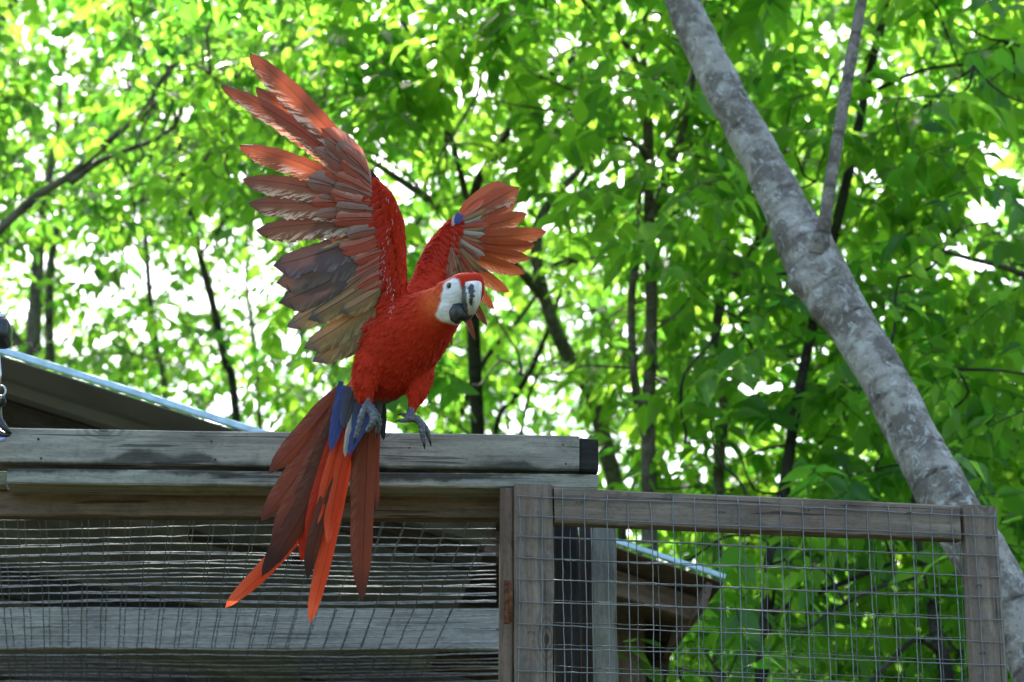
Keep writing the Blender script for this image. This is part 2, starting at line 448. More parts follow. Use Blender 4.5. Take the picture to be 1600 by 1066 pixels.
# small roof seen through the door
sA = P(930, 846, 8.6); sB = P(1130, 912, 8.66)
se, sX, sN = roof('small_shed_roof', sA - (sB - sA).normalized() * .6, sB, 2.4, 'small brown shed roof corner with pale blue edge behind the mesh door', 'roof', .017, WOOD_BROWN, rib=.4, ribh=.003)
board('fascia_board', sB - sX * .03 - sN * .012 - Dv * .0, sB - sX * .03 - sN * .012 + Dv * 2.4, .085, .02, se, WOOD_BROWN, facing=sX, up=sN, seed=71)
for dd in (.16, .7, 1.3, 1.9):
    board('rafter', sB - sX * .05 - sN * .012 + Dv * dd, sB - sX * .9 - sN * .012 + Dv * dd, .08, .04, se, WOOD_DARK if dd > .2 else WOOD_BROWN, up=sN, facing=-Dv, seed=int(dd * 100))
board('wall_beam', P(945, 990, 9.3), P(1050, 1008, 9.3), .30, .04, se, WOOD_DARK, seed=72, seg=8)
board('post', P(985, 905, 9.2), Vector((P(985, 905, 9.2).x, 9.2, 0)), .09, .09, se, WOOD_BROWN, up=Vector((1, 0, 0)), seed=73, anchor='mid')

# ================================================================== MESH DOOR
dr = empty('mesh_door', (P(1180, 780, 6.9).x, 6.9, 0), 'brown timber framed door panel covered with square wire mesh, lower right', 'door')
zd = P(803, 757, 6.76).z
dA = P(803, 757, 6.76); dB = PH(1560, 790, zd)
dX = (dB - dA).normalized(); dY = Vector((-dX.y, dX.x, 0))         # into the door
def on(px, py, off=0.0):
    """point of the door's front plane (off metres in front of it) seen at px, py"""
    d = ray(px, py); p0 = dA - dY * off
    t = (p0 - CAM).dot(dY) / d.dot(dY); return CAM + d * t
tl = on(866, 761); tr = on(1499, 787); tl.z = tr.z = zd - .003
board('top_rail', tl, tr, .089, .038, dr, WOOD_DOOR, facing=-dY, seed=11)
q = on(834, 757); board('stile', q, (q.x, q.y, .4), .094, .038, dr, WOOD_DOOR, up=dX, facing=-dY, seed=12, anchor='mid', seg=70)
q = on(1531, 790); board('stile', q + dY * .001, (q.x + .002, q.y, .4), .089, .038, dr, WOOD_DOOR, up=dX, facing=-dY, seed=13, anchor='mid', seg=70)
board('bottom_rail', (tl.x, tl.y, .5), (tr.x, tr.y, .5), .089, .038, dr, WOOD_DOOR, facing=-dY, seed=14)
Ld = (dB - dA).length
for lay, (off, sp, x0, z1, rad, mt, nm) in enumerate(((.004, .0545, .012, .028, .00135, WIRE, 'front_wire_mesh'), (-.041, .0545, .035, .012, .0012, WIRE_DARK, 'back_wire_mesh'))):
    mb = MB(); base = dA - dY * off
    def dp(u, z): return base + dX * u + Vector((0, 0, z - zd))
    x = x0
    while x < Ld - .004:
        top = zd - z1 + (random.uniform(0, .022) if lay == 0 else 0)
        if lay == 0 and x < .09: top = zd - z1
        ph = random.uniform(0, 9); pts = []
        for i in range(50):
            z = top - i * .03
            if i == 0: pts.append(dp(x + random.uniform(-.003, .003), z)); continue
            pts.append(dp(x + .0022 * math.sin(z * 7 + ph) + random.uniform(-.0008, .0008), z) - dY * (.0015 * math.sin(z * 58)))
        if lay == 0 and random.random() < .22: pts.insert(0, pts[0] + Vector((random.uniform(-.012, .02), -.012, .004)))
        mb.tube(pts, rad, 5)
        x += sp + random.uniform(-.002, .002)
    z = zd - z1 - .002
    while z > zd - 1.5:
        ph = random.uniform(0, 9); pts = []
        for i in range(64):
            u = x0 - .006 + (Ld - x0 - .002) * i / 63
            pts.append(dp(u, z + .002 * math.sin(u * 6 + ph) + random.uniform(-.0008, .0008)) - dY * (.0025 + .0012 * math.sin(u * 58)))
        mb.tube(pts, rad, 5)
        z -= sp + random.uniform(-.003, .003)
    tag(mb.build(nm, mt, dr), kind='stuff')
# staples on the door frame
def staple(c, along):
    m = MB(); c = Vector(c)
    m.tube([c + dY * .004 - along * .006, c - dY * .006 - along * .006, c - dY * .006 + along * .006, c + dY * .004 + along * .006], .0011, 5)
    m.build('staple', WIRE_DARK, dr)
for px_, py_, al in ((905, 784, dX), (1048, 776, Vector((0, 0, 1))), (1128, 800, dX), (1260, 797, dX), (1420, 802, dX), (826, 870, dX), (830, 988, dX), (1530, 915, dX), (1536, 1020, dX), (1545, 840, dX)):
    staple(on(px_, py_, .004), al)
# hinge between post and door
hb = on(792, 945, 0)
hg = MB(); hg.box(-.008, .008, -.004, .0, -.055, .055, .002)
h_ = hg.build('hinge', RUST, dr, False, Matrix.Translation(hb + Vector((0, -.022, 0))))
m = MB(); m.tube([(.009, -.004, -.05), (.009, -.004, .05)], .005, 8); m.build('hinge_pin', RUST, dr, True, Matrix.Translation(hb + Vector((0, -.022, 0))))

# ================================================================== DEVICE cut by the left edge
dv = empty('clamp_lamp', P(-20, 680, 6.74), 'black boxy lamp head on a thin arm clamped to the beam at far left edge', 'lamp')
def rbox(cx, cy, Y, wx, hy, dz, r=.3):
    m = bmesh.new(); bmesh.ops.create_cube(m, size=1)
    for v in m.verts: v.co = Vector((v.co.x * wx, v.co.y * dz, v.co.z * hy))
    bmesh.ops.bevel(m, geom=list(m.edges), offset=r * min(wx, hy), segments=4, affect='EDGES', profile=.5)
    return m
def bm_obj(name, bm_, mat, parent, M):
    me = bpy.data.meshes.new(name); bm_.to_mesh(me); bm_.free(); me.materials.append(mat)
    me.polygons.foreach_set('use_smooth', np.ones(len(me.polygons), dtype=bool))
    o = bpy.data.objects.new(name, me); o.matrix_basis = M; place(o, parent); return o
bm_obj('lamp_head', rbox(0, 0, 0, .14, .062, .09), BLACKP, dv, Matrix.Translation(P(-27, 519, 6.72)) @ Matrix.Rotation(.06, 4, 'Y'))
bm_obj('lens_cover', rbox(0, 0, 0, .12, .012, .075), METAL, dv, Matrix.Translation(P(-27, 499.5, 6.72)) @ Matrix.Rotation(.06, 4, 'Y'))
m = MB(); m.tube([P(-3, 540, 6.71), P(-1, 560, 6.7), P(1, 585, 6.7), P(-2, 612, 6.71)], .0028, 8); m.build('arm', METAL, dv)
m = MB(); m.tube([P(2 + 7 * math.cos(a), 611 + 8 * math.sin(a), 6.70) for a in np.linspace(0, 6.3, 20)], .0026, 8, cap=False); m.build('ring', METAL, dv)
m = MB(); m.ball(P(3, 628, 6.69), (.011, .012, .011)); m.ball(P(5, 623, 6.68), (.006, .006, .008)); m.build('joint', BLACKP, dv)
m = MB(); m.tube([P(-4, 634, 6.7), P(-2, 655, 6.69), P(6, 668, 6.68), P(17, 678, 6.68)], [.010, .010, .009, .004], 10)
m.tube([P(-6, 672, 6.7), P(6, 680, 6.69), P(15, 680, 6.68)], [.010, .008, .003], 10); m.build('clamp_jaw', BLACKP, dv)
m = MB(); m.tube([P(-8, 688, 6.7), P(4, 687, 6.69), P(10, 683, 6.69)], [.006, .006, .003], 8); m.build('clamp_pad', simple('pale_blue_rubber', (.35, .4, .7), .5), dv)

# nail heads and a few splits in the beam
def nail(p, parent):
    m = MB(); m.tube([Vector(p) + Vector((0, .004, 0)), Vector(p) + Vector((0, -.0014, 0))], .0026, 10); m.build('nail', RUST, parent)
for px_, py_ in ((60, 686), (64, 716), (330, 690), (336, 718), (640, 700), (880, 695), (884, 725), (330, 745), (620, 748), (820, 752)):
    q = P(px_, py_, 6.75 + .06 * px_ / 905 - (.006 if py_ > 738 else .0015)); nail(q, av)

board('dark_board', P(-80, 868, 9.3), P(330, 950, 9.3), .10, .05, av, WOOD_END, seed=88)  # near-black board added to fill a dark region behind the mesh
# ================================================================== TREES
def clump_noise(p, s=1.0, o=0): return noise.noise(Vector((p[0] * s + o, p[1] * s, p[2] * s)))
def limb(mb, pts, n=8, sub=5, rough=.05, rings=None):
    """pts: (px, py, Y, radius px).  Builds a tapered limb; returns the sampled 3-D points."""
    w3 = [(*P(px, py, Y), r * Y / CP / F) for px, py, Y, r in pts]
    sm = interp(w3, sub)
    P3 = [Vector(q[:3]) for q in sm]; R = [max(.0015, q[3]) for q in sm]
    o = random.random() * 99
    mb.tube(P3, R, n, fn=lambda i, k, r: r * (1 + rough * noise.noise(Vector((i * .7 + o, k * 1.3, o))) + rough * .8 * noise.noise(Vector((i * .16, k * .9 + o, 3)))))
    return list(zip(P3, R))
TREES = []
def tree(name, label, trunk, branches=(), mat=BARK_A, leaf=(.07, .10), reach=1.3, group='trees behind the aviary'):
    """trunk runs from the lowest point seen up; it is carried on down to the ground"""
    px, py, Y, r = trunk[0]
    b0 = P(px, py, Y); nx = P(*trunk[1][:3]); lean = (nx - b0); k = max(-.35, min(.35, lean.x / max(.2, lean.z))) * .5
    base = Vector((b0.x - k * b0.z, Y - .1, 0))
    e = empty(name, base, label, 'tree', group)
    m = MB(); rr = r * Y / CP / F
    sm = interp([(*base, rr * 1.7), (*(base.lerp(b0, .12)), rr * 1.2), (*(base.lerp(b0, .6)), rr * 1.08), (*b0, rr)], 6)
    up = limb(MB(), trunk, 8)
    low = [(Vector(q[:3]), q[3]) for q in sm[:-1]]
    allp = low + up
    o = random.random() * 99
    m.tube([a for a, _ in allp], [b for _, b in allp], 10, fn=lambda i, k2, r_: r_ * (1 + .06 * noise.noise(Vector((i * .5 + o, k2 * 1.1, o)))))
    m.build('trunk', mat, e)
    sk = [(a, b) for a, b in allp if a.z > 1.3]
    for br in branches:
        m = MB(); s_ = limb(m, br, 7); m.build('branch', mat, e); sk += s_
    TREES.append(dict(e=e, sk=sk, mat=mat, leaf=leaf, reach=reach, clumps=[]))
    return e

tree('slender_tree', 'slender brown tree forking into two thin stems, behind the right end of the beam',
     [(1016, 1120, 10.6, 14), (1014, 760, 10.6, 12), (1013, 640, 10.6, 10.5), (1018, 500, 10.6, 9.5), (1014, 330, 10.6, 8.5), (1012, 170, 10.6, 8.5), (1005, 90, 10.6, 6), (1008, 20, 10.6, 4), (1010, -200, 10.6, 2.5)],
     [[(1012, 700, 10.6, 8), (992, 600, 10.5, 7), (986, 470, 10.5, 6.5), (1000, 390, 10.5, 6.5), (1030, 310, 10.5, 6.5), (1062, 220, 10.5, 6), (1080, 140, 10.5, 5.5), (1090, 60, 10.5, 4), (1110, -80, 10.5, 3)],
      [(1003, 120, 10.6, 6), (985, 80, 10.55, 5), (950, 42, 10.5, 4), (905, -5, 10.45, 3.6), (860, -60, 10.4, 2.5)],
      [(1012, 250, 10.6, 4), (975, 215, 10.4, 3), (900, 232, 10.2, 2)]], leaf=(.075, .115))
tree('slender_tree', 'dark thin tree passing behind the pale leaning trunk from mesh door to top edge',
     [(1192, 1150, 10.2, 11), (1190, 1060, 10.2, 11), (1206, 880, 10.2, 10), (1225, 770, 10.2, 9.5), (1243, 640, 10.2, 8.5), (1272, 500, 10.2, 8), (1300, 380, 10.2, 8), (1328, 260, 10.2, 8), (1355, 130, 10.2, 7), (1385, 0, 10.2, 6.5), (1410, -160, 10.2, 4)],
     [[(1200, 960, 10.2, 5), (1260, 935, 10.0, 4), (1330, 905, 9.9, 4), (1395, 880, 9.9, 3)],
      [(1350, 150, 10.2, 4), (1440, 110, 10, 3), (1520, 100, 9.9, 2)]], BARK_B, leaf=(.085, .13))
tree('crooked_tree', 'crooked dark tree with bent stem between forked stems and the pale leaning trunk',
     [(1122, 1150, 11.4, 9), (1122, 770, 11.4, 9), (1128, 680, 11.4, 9), (1132, 610, 11.4, 9), (1117, 545, 11.4, 8.5), (1128, 470, 11.4, 8.5), (1155, 420, 11.4, 8), (1198, 358, 11.4, 6.5), (1240, 300, 11.4, 5), (1300, 120, 11.4, 3)],
     [[(1128, 470, 11.4, 4), (1135, 420, 11.4, 3.5), (1140, 340, 11.3, 2.5)]], BARK_A, leaf=(.075, .11))
tree('bent_tree', 'blurred curving grey-brown trunk behind the macaw and above the beam end',
     [(985, 1150, 12.4, 12), (965, 800, 12.4, 13), (946, 700, 12.4, 14), (925, 620, 12.4, 11), (890, 560, 12.4, 12), (866, 510, 12.4, 11), (845, 440, 12.4, 10), (838, 380, 12.4, 10), (850, 330, 12.4, 8), (905, 265, 12.4, 6), (980, 180, 12.4, 3)],
     [[(852, 470, 12.4, 8), (800, 410, 12.3, 8), (735, 360, 12.2, 8), (660, 305, 12.1, 7), (590, 258, 12.0, 5), (540, 220, 12, 3)],
      [(866, 415, 12.4, 6), (920, 400, 12.3, 5), (960, 385, 12.3, 3)]], BARK_A, leaf=(.07, .10))
tree('dark_tree', 'dark leafy tree with rising branch above the smaller wing of the macaw',
     [(770, 1150, 11.6, 13), (745, 640, 11.6, 11), (738, 420, 11.6, 10), (742, 300, 11.6, 8), (770, 245, 11.6, 7), (805, 185, 11.6, 6), (850, 125, 11.6, 5), (905, 80, 11.6, 4), (960, -20, 11.6, 2)],
     [[(738, 350, 11.6, 6), (700, 200, 11.5, 5), (640, 60, 11.4, 4), (600, -80, 11.4, 3)], [(770, 245, 11.6, 4), (860, 100, 11.2, 2.5), (915, 70, 11.0, 2)]], BARK_B, leaf=(.07, .105))
tree('thin_sapling', 'thin slanting sapling against bright sky just right of the macaw feet',
     [(640, 1150, 13.0, 7), (690, 760, 13, 5.5), (722, 640, 13, 5), (760, 560, 13, 4.5), (810, 500, 13, 3.5), (860, 430, 13, 2.5)], [], BARK_B, leaf=(.06, .09))
tree('thin_sapling', 'thin dark sapling leaning right above the beam, left of the bent trunk',
     [(690, 1150, 12.8, 8), (770, 690, 12.8, 5), (800, 630, 12.8, 4.8), (836, 565, 12.8, 4.5), (862, 500, 12.8, 3.5), (880, 440, 12.8, 2.5)],
     [[(812, 690, 12.8, 3.6), (826, 620, 12.8, 3), (850, 570, 12.8, 2)]], BARK_B, leaf=(.06, .09))
tree('arching_tree', 'tree with long dark branch arching from left edge up to upper left foliage',
     [(-260, 1150, 11.5, 22), (-190, 700, 11.5, 20), (-100, 450, 11.5, 11), (0, 358, 11.5, 8), (60, 305, 11.5, 7.2), (115, 270, 11.5, 6.5), (180, 212, 11.5, 5.5), (225, 172, 11.5, 4.8), (250, 130, 11.5, 4.2), (278, 88, 11.5, 4), (330, -10, 11.5, 2.5)],
     [[(210, 188, 11.5, 6), (250, 160, 11.5, 5), (300, 140, 11.5, 4.5), (345, 135, 11.5, 3.5), (440, 160, 11.5, 3), (540, 145, 11.5, 2)],
      [(-60, 110, 11.6, 8), (-10, 50, 11.6, 7), (28, -8, 11.6, 5), (80, -90, 11.6, 4)],
      [(110, 285, 11.5, 7), (160, 250, 11.5, 5), (270, 200, 11.4, 4), (290, 110, 11.3, 2)]], BARK_A, leaf=(.07, .10))
tree('grey_tree', 'straight grey trunk above the metal roof near the left edge, left one of a pair',
     [(50, 1150, 14.5, 17), (52, 560, 14.5, 13), (56, 480, 14.5, 12), (60, 400, 14.5, 10), (72, 300, 14.5, 8), (90, 200, 14.5, 5), (100, 40, 14.5, 3)],
     [[(50, 570, 14.5, 9), (25, 530, 14.5, 7), (0, 495, 14.5, 6), (-60, 430, 14.5, 5)]], BARK_A, leaf=(.07, .10))
tree('grey_tree', 'thinner grey trunk above the metal roof, right one of a pair near left edge',
     [(84, 1150, 14.9, 12), (78, 570, 14.9, 8), (77, 500, 14.9, 8), (78, 420, 14.9, 7), (95, 330, 14.9, 5), (120, 180, 14.9, 3)], [], BARK_A, leaf=(.07, .10))
tree('leaning_tree', 'dark thin leaning stem in a bright sky gap, left of the large wing',
     [(400, 1150, 13.4, 11), (368, 640, 13.4, 7), (352, 565, 13.4, 7), (336, 490, 13.4, 6.5), (318, 420, 13.4, 6), (305, 370, 13.4, 5.5), (292, 290, 13.4, 5), (282, 235, 13.4, 4), (260, 100, 13.4, 3)],
     [[(312, 400, 13.4, 3.5), (360, 330, 13.3, 3), (420, 200, 13.2, 2)]], BARK_B, leaf=(.065, .095))
tree('pale_thin_tree', 'pale thin trunk in the sky gap above the metal roof middle',
     [(275, 1150, 15.5, 9), (258, 630, 15.5, 6), (246, 550, 15.5, 5.5), (236, 480, 15.5, 5), (230, 410, 15.5, 5), (222, 300, 15.5, 4), (200, 120, 15.5, 2.5)], [], BARK_A, leaf=(.065, .09))
tree('far_tree', 'faint thin tree just left of the macaw body with yellow green leaves',
     [(430, 1150, 17, 9), (405, 640, 17, 4.5), (395, 520, 17, 4), (385, 420, 17, 3.5), (400, 250, 17, 3), (430, 60, 17, 2)],
     [[(405, 600, 17, 3), (480, 500, 17, 2.5), (520, 400, 17, 2)]], BARK_A, leaf=(.065, .09))
tree('far_tree', 'straight dark stem half hidden behind the macaw wing feathers',
     [(530, 1150, 15, 10), (524, 640, 15, 6), (522, 540, 15, 6), (524, 400, 15, 5), (515, 200, 15, 4), (500, 20, 15, 3)],
     [[(524, 420, 15, 4), (600, 300, 15, 3), (680, 120, 15, 2)], [(524, 300, 15, 4), (450, 100, 14.8, 3), (420, -20, 14.8, 2)]], BARK_A, leaf=(.065, .095))
tree('leafy_sapling', 'leafy sapling seen through the mesh door near its right stile',
     [(1492, 1200, 9.6, 12), (1478, 1050, 9.6, 11), (1462, 990, 9.6, 9), (1450, 910, 9.6, 6), (1436, 850, 9.6, 4.5), (1428, 780, 9.6, 3.5), (1440, 640, 9.6, 3)],
     [[(1470, 1020, 9.6, 5), (1430, 1000, 9.5, 4), (1385, 1040, 9.4, 4), (1350, 1075, 9.4, 3)],
      [(1450, 900, 9.6, 3), (1380, 915, 9.5, 3), (1290, 960, 9.4, 2)]], BARK_B, leaf=(.08, .12))
tree('broad_leaved_tree', 'broad leaved tree with drooping dark leaves beyond the right edge',
     [(1720, 1200, 10.8, 26), (1700, 700, 10.8, 22), (1670, 420, 10.8, 18), (1640, 200, 10.8, 14), (1600, 20, 10.8, 9), (1560, -150, 10.8, 5)],
     [[(1680, 500, 10.8, 9), (1600, 430, 10.6, 6), (1500, 400, 10.4, 4), (1420, 380, 10.2, 2.5)], [(1650, 260, 10.8, 7), (1560, 180, 10.5, 5), (1450, 150, 10.2, 3)],
      [(1695, 680, 10.8, 8), (1620, 600, 10.5, 5), (1540, 560, 10.3, 3)], [(1700, 800, 10.8, 8), (1640, 700, 10.4, 5), (1580, 690, 10.2, 3)]], BARK_A, leaf=(.09, .14))

# the big pale leaning trunk with its side limb
bt = empty('leaning_pale_tree', (P(1680, 1150, 8.1).x + .25, 8.1, 0), 'thick pale lichened trunk leaning left across the right side, with one upright side limb', 'tree')
BT = [(1690, 1250, 8.0, 44), (1640, 1090, 8.02, 43), (1601, 1000, 8.04, 42), (1545, 890, 8.06, 42), (1478, 780, 8.1, 42), (1430, 690, 8.14, 39), (1385, 600, 8.18, 37.5), (1335, 515, 8.22, 38), (1287, 440, 8.26, 43), (1250, 370, 8.3, 42), (1215, 300, 8.34, 35), (1180, 230, 8.38, 33), (1130, 140, 8.42, 31), (1082, 40, 8.46, 29), (1055, -30, 8.5, 28), (1020, -130, 8.55, 25)]
g0 = P(1690, 1250, 8.0)
w3 = [(g0.x + .45, 8.0, 0, .13), (g0.x + .42, 8.0, .25, .10), (g0.x + .30, 8.0, 1.0, .09)] + [(*P(a, b, c), r * c / CP / F) for a, b, c, r in BT]
sm = interp(w3, 26)
ring_at = {}; acc = 0; nxt = .0; rings = []
for i in range(1, len(sm)):
    acc += (Vector(sm[i][:3]) - Vector(sm[i - 1][:3])).length
    if acc > nxt: rings.append((acc, random.uniform(-.5, .5), random.uniform(.5, 1))); nxt = acc + random.uniform(.035, .11)
s_at = [0]
for i in range(1, len(sm)): s_at.append(s_at[-1] + (Vector(sm[i][:3]) - Vector(sm[i - 1][:3])).length)
NB = 40; rv = []
lumps = [(P(1240, 444, 8.24), .042, .034), (P(1274, 487, 8.2), .04, .030), (P(1222, 372, 8.24), .04, .012), (P(1310, 425, 8.2), .05, .015)]
def bt_r(i, k, r):
    an = 2 * math.pi * k / NB; s_ = s_at[i]; f = 0
    v = 0
    for (rs, tilt, st) in rings:
        d = s_ - rs - tilt * .02 * math.cos(an + rs * 5) - .006 * noise.noise(Vector((k * .5, rs * 9, 0)))
        if abs(d) < .02:
            arc = max(0, min(1, 0.5 + 1.7 * noise.noise(Vector((math.cos(an) * 1.3, math.sin(an) * 1.3, rs * 13))))); st = st * arc
            v -= .0035 * st * math.exp(-(d / .0035) ** 2); v += .0035 * st * math.exp(-((d - .008) / .006) ** 2)
            f = max(f, math.exp(-(d / .0038) ** 2) * 1.2 * st * (.45 + .8 * max(0, noise.noise(Vector((k * .35, rs * 7, 4))) + .45)))
    v += .006 * noise.noise(Vector((s_ * 9, math.cos(an) * 1.5, math.sin(an) * 1.5))) +   .003 * noise.noise(Vector((s_ * 40, math.cos(an) * 6, math.sin(an) * 6)))
    rv.append(min(1, f)); return r + v
m = MB(); m.tube([Vector(q[:3]) for q in sm], [q[3] for q in sm], NB, fn=bt_r, ax=(0, -1, 0))
V = np.array(m.v)
for c_, rad_, h_ in lumps:
    c_ = np.array(c_); d = np.linalg.norm(V - c_, axis=1)
    ax_ = np.array([sm[min(range(len(sm)), key=lambda i: np.linalg.norm(np.array(sm[i][:3]) - c_))][:3]])
    out = (c_ - ax_[0]); out /= np.linalg.norm(out)
    V += (out * h_)[None] * np.exp(-(d / rad_) ** 2)[:, None]
    rv = list(np.maximum(np.array(rv), .5 * np.exp(-((d - rad_ * .2) / (rad_ * .5)) ** 2)))
mk('trunk', V, m.f, BARK_BIG, bt, attrs={'ring': rv})
m = MB()
lb = [(1272, 425, 8.24, 26), (1278, 395, 8.22, 20), (1287, 355, 8.2, 11.5), (1300, 270, 8.2, 10), (1315, 180, 8.2, 10), (1330, 90, 8.2, 9.5), (1343, 20, 8.2, 9), (1356, -60, 8.2, 9), (1380, -180, 8.2, 7)]
w3 = [(*P(a, b, c), r * c / CP / F) for a, b, c, r in lb]; s2 = interp(w3, 12); rv = []
def r2(i, k, r):
    v = .0016 * math.sin(i * 1.1) * (1 if i % 9 == 0 else .3); rv.append(.8 if i % 11 == 0 else 0.15 * (noise.noise(Vector((i * .4, k * .4, 0))) > 0))
    return r + v + .002 * noise.noise(Vector((i * .5, k * .6, 1)))
m.tube([Vector(q[:3]) for q in s2], [q[3] for q in s2], 16, fn=r2)
mk('limb', m.v, m.f, BARK_LIMB, bt, attrs={'ring': rv})
TREES.append(dict(e=bt, sk=[(Vector(q[:3]), q[3]) for q in s2[30:]], mat=BARK_A, leaf=(.10, .14), reach=.6, clumps=[]))

# ---- foliage.  Leafy sprays fill the space among the stems, thinner where the wood opens to the sky
HOLES = [(200, 440, 150, 60, .93), (130, 500, 80, 60, .85), (340, 440, 60, 60, .9), (300, 610, 80, 36, .93), (20, 410, 50, 60, .85), (190, 590, 60, 30, .8),
         (390, 590, 70, 60, .6), (880, 460, 55, 60, .85), (855, 640, 110, 60, .93), (720, 640, 90, 60, .9), (930, 560, 60, 50, .6), (640, 420, 30, 90, .5),
         (1555, 300, 60, 80, .9), (1440, 420, 80, 45, .7), (1500, 330, 50, 60, .6), (1180, 560, 45, 50, .6), (1050, 660, 60, 40, .75), (1180, 640, 40, 60, .5),
         (180, 55, 50, 40, .7), (25, 25, 50, 35, .85), (250, 60, 24, 22, .8), (780, 215, 80, 40, .35), (880, 320, 60, 40, .6), (1500, 20, 60, 30, .4), (60, 330, 60, 30, .6), (460, 410, 70, 60, .8), (430, 520, 60, 60, .55), (560, 640, 90, 40, .6), (1590, 160, 40, 60, .5), (1310, 925, 40, 12, .3)]
def keep(px, py):
    k = 1.0
    for hx, hy, rx, ry, s_ in HOLES:
        k *= 1 - .75 * s_ * math.exp(-(((px - hx) / rx) ** 2 + ((py - hy) / ry) ** 2) ** 1.5)
    return k
SKP = []
for t_ in TREES[:-1]:
    for a_, r_ in t_['sk']:
        x_, y_, z_ = proj(a_); SKP.append((x_, y_, a_.y, r_ / z_ * F))
SKP = np.array(SKP)
def hides_wood(px, py, Y):
    m_ = SKP[:, 2] > Y - .1
    return bool((m_ & (np.hypot(SKP[:, 0] - px, (SKP[:, 1] - py) * .7) < np.where(SKP[:, 3] > 3.2, SKP[:, 3] + 24, SKP[:, 3] + 6))).any())
tkd = [np.array([[*a] for a, _ in t['sk']]) for t in TREES]
def clump_at(px, py, Y):
    c = np.array(P(px, py, Y))
    if c[2] < 1.2: return
    best = None
    for ti, arr in enumerate(tkd):
        d = np.abs(arr - c); dd = np.sqrt(d[:, 0] ** 2 + (d[:, 1] * .8) ** 2 + d[:, 2] ** 2) / TREES[ti]['reach']
        j = int(dd.argmin())
        if best is None or dd[j] < best[0]: best = (dd[j], ti, j)
    TREES[best[1]]['clumps'].append((c, best[2]))
def sow(nc, Y0, Y1, x0=-300, x1=1900, y0=-330, y1=1200, damp=1.0):
    got = 0; tries = 0
    while got < nc and tries < nc * 20:
        tries += 1
        px, py, Y = random.uniform(x0, x1), random.uniform(y0, y1), random.uniform(Y0, Y1)
        k = keep(px, py) ** damp
        if noise.noise(Vector((px * .006, py * .008, Y * .5))) < random.uniform(-.75, .1): continue
        if random.random() > k: continue
        clump_at(px, py, Y); got += 1
sow(210, 9.2, 10.8, x0=1000, y0=-250, damp=1.6)
sow(90, 10.0, 11.2, x0=500, x1=1150, y1=640, damp=1.6)
sow(700, 11.0, 13.5, damp=1.25)
sow(760, 13.5, 17.5, damp=1.1)
sow(520, 17.5, 24, damp=1.0)
sow(130, 8.5, 10.2, x0=50, x1=1250, y0=-560, y1=-90)  # unseen clumps above the frame, added to shade the bird from the sun
sow(190, 12, 20, x0=1050, x1=1700, y0=790, y1=1150, damp=0)
sow(170, 14, 21, x0=-150, x1=520, y0=-150, y1=330, damp=.3)
sow(130, 15, 22, x0=-40, x1=720, y0=330, y1=680, damp=.3)
sow(90, 15, 22, x0=680, x1=1000, y0=400, y1=700, damp=.3)
sow(60, 10.0, 11.8, x0=150, x1=700, y0=-60, y1=330, damp=1.3)

# leaf template: x along, y across, z up
def leaf_tmpl(fat, droop, fold):
    xs_ = [0, .16, .42, .70, 1.0]; hw = [0, .36, .5, .30, 0]
    vs_ = []; 
    for i, x in enumerate(xs_):
        z = -droop * x * x
        if i in (0, 4): vs_.append((x, 0, z))
        else: vs_ += [(x, -hw[i] * fat, z + fold * hw[i]), (x, 0, z), (x, hw[i] * fat, z + fold * hw[i])]
    tris = [(0, 1, 2), (0, 2, 3), (1, 4, 5), (1, 5, 2), (2, 5, 6), (2, 6, 3), (4, 7, 8), (4, 8, 5), (5, 8, 9), (5, 9, 6), (7, 10, 8), (8, 10, 9)]
    return np.array(vs_, dtype=np.float32), np.array(tris, dtype=np.int32)
TM = [leaf_tmpl(.46, .12, .25), leaf_tmpl(.52, .25, .12), leaf_tmpl(.42, .32, .3), leaf_tmpl(.50, .04, .05)]
LM = {}
for mi, mt in enumerate((LEAF_A, LEAF_B)):
    for ti in range(4):
        for tt in range(5):
            v_, f_ = TM[ti]
            LM[(mi, ti, tt)] = meshdata('leaf', v_, f_, mt, attrs={'tint': np.full(len(v_), (tt + .5) / 5)})
def unit(a): return a / np.maximum(np.linalg.norm(a, axis=-1, keepdims=True), 1e-9)
camn = np.array(CAM)
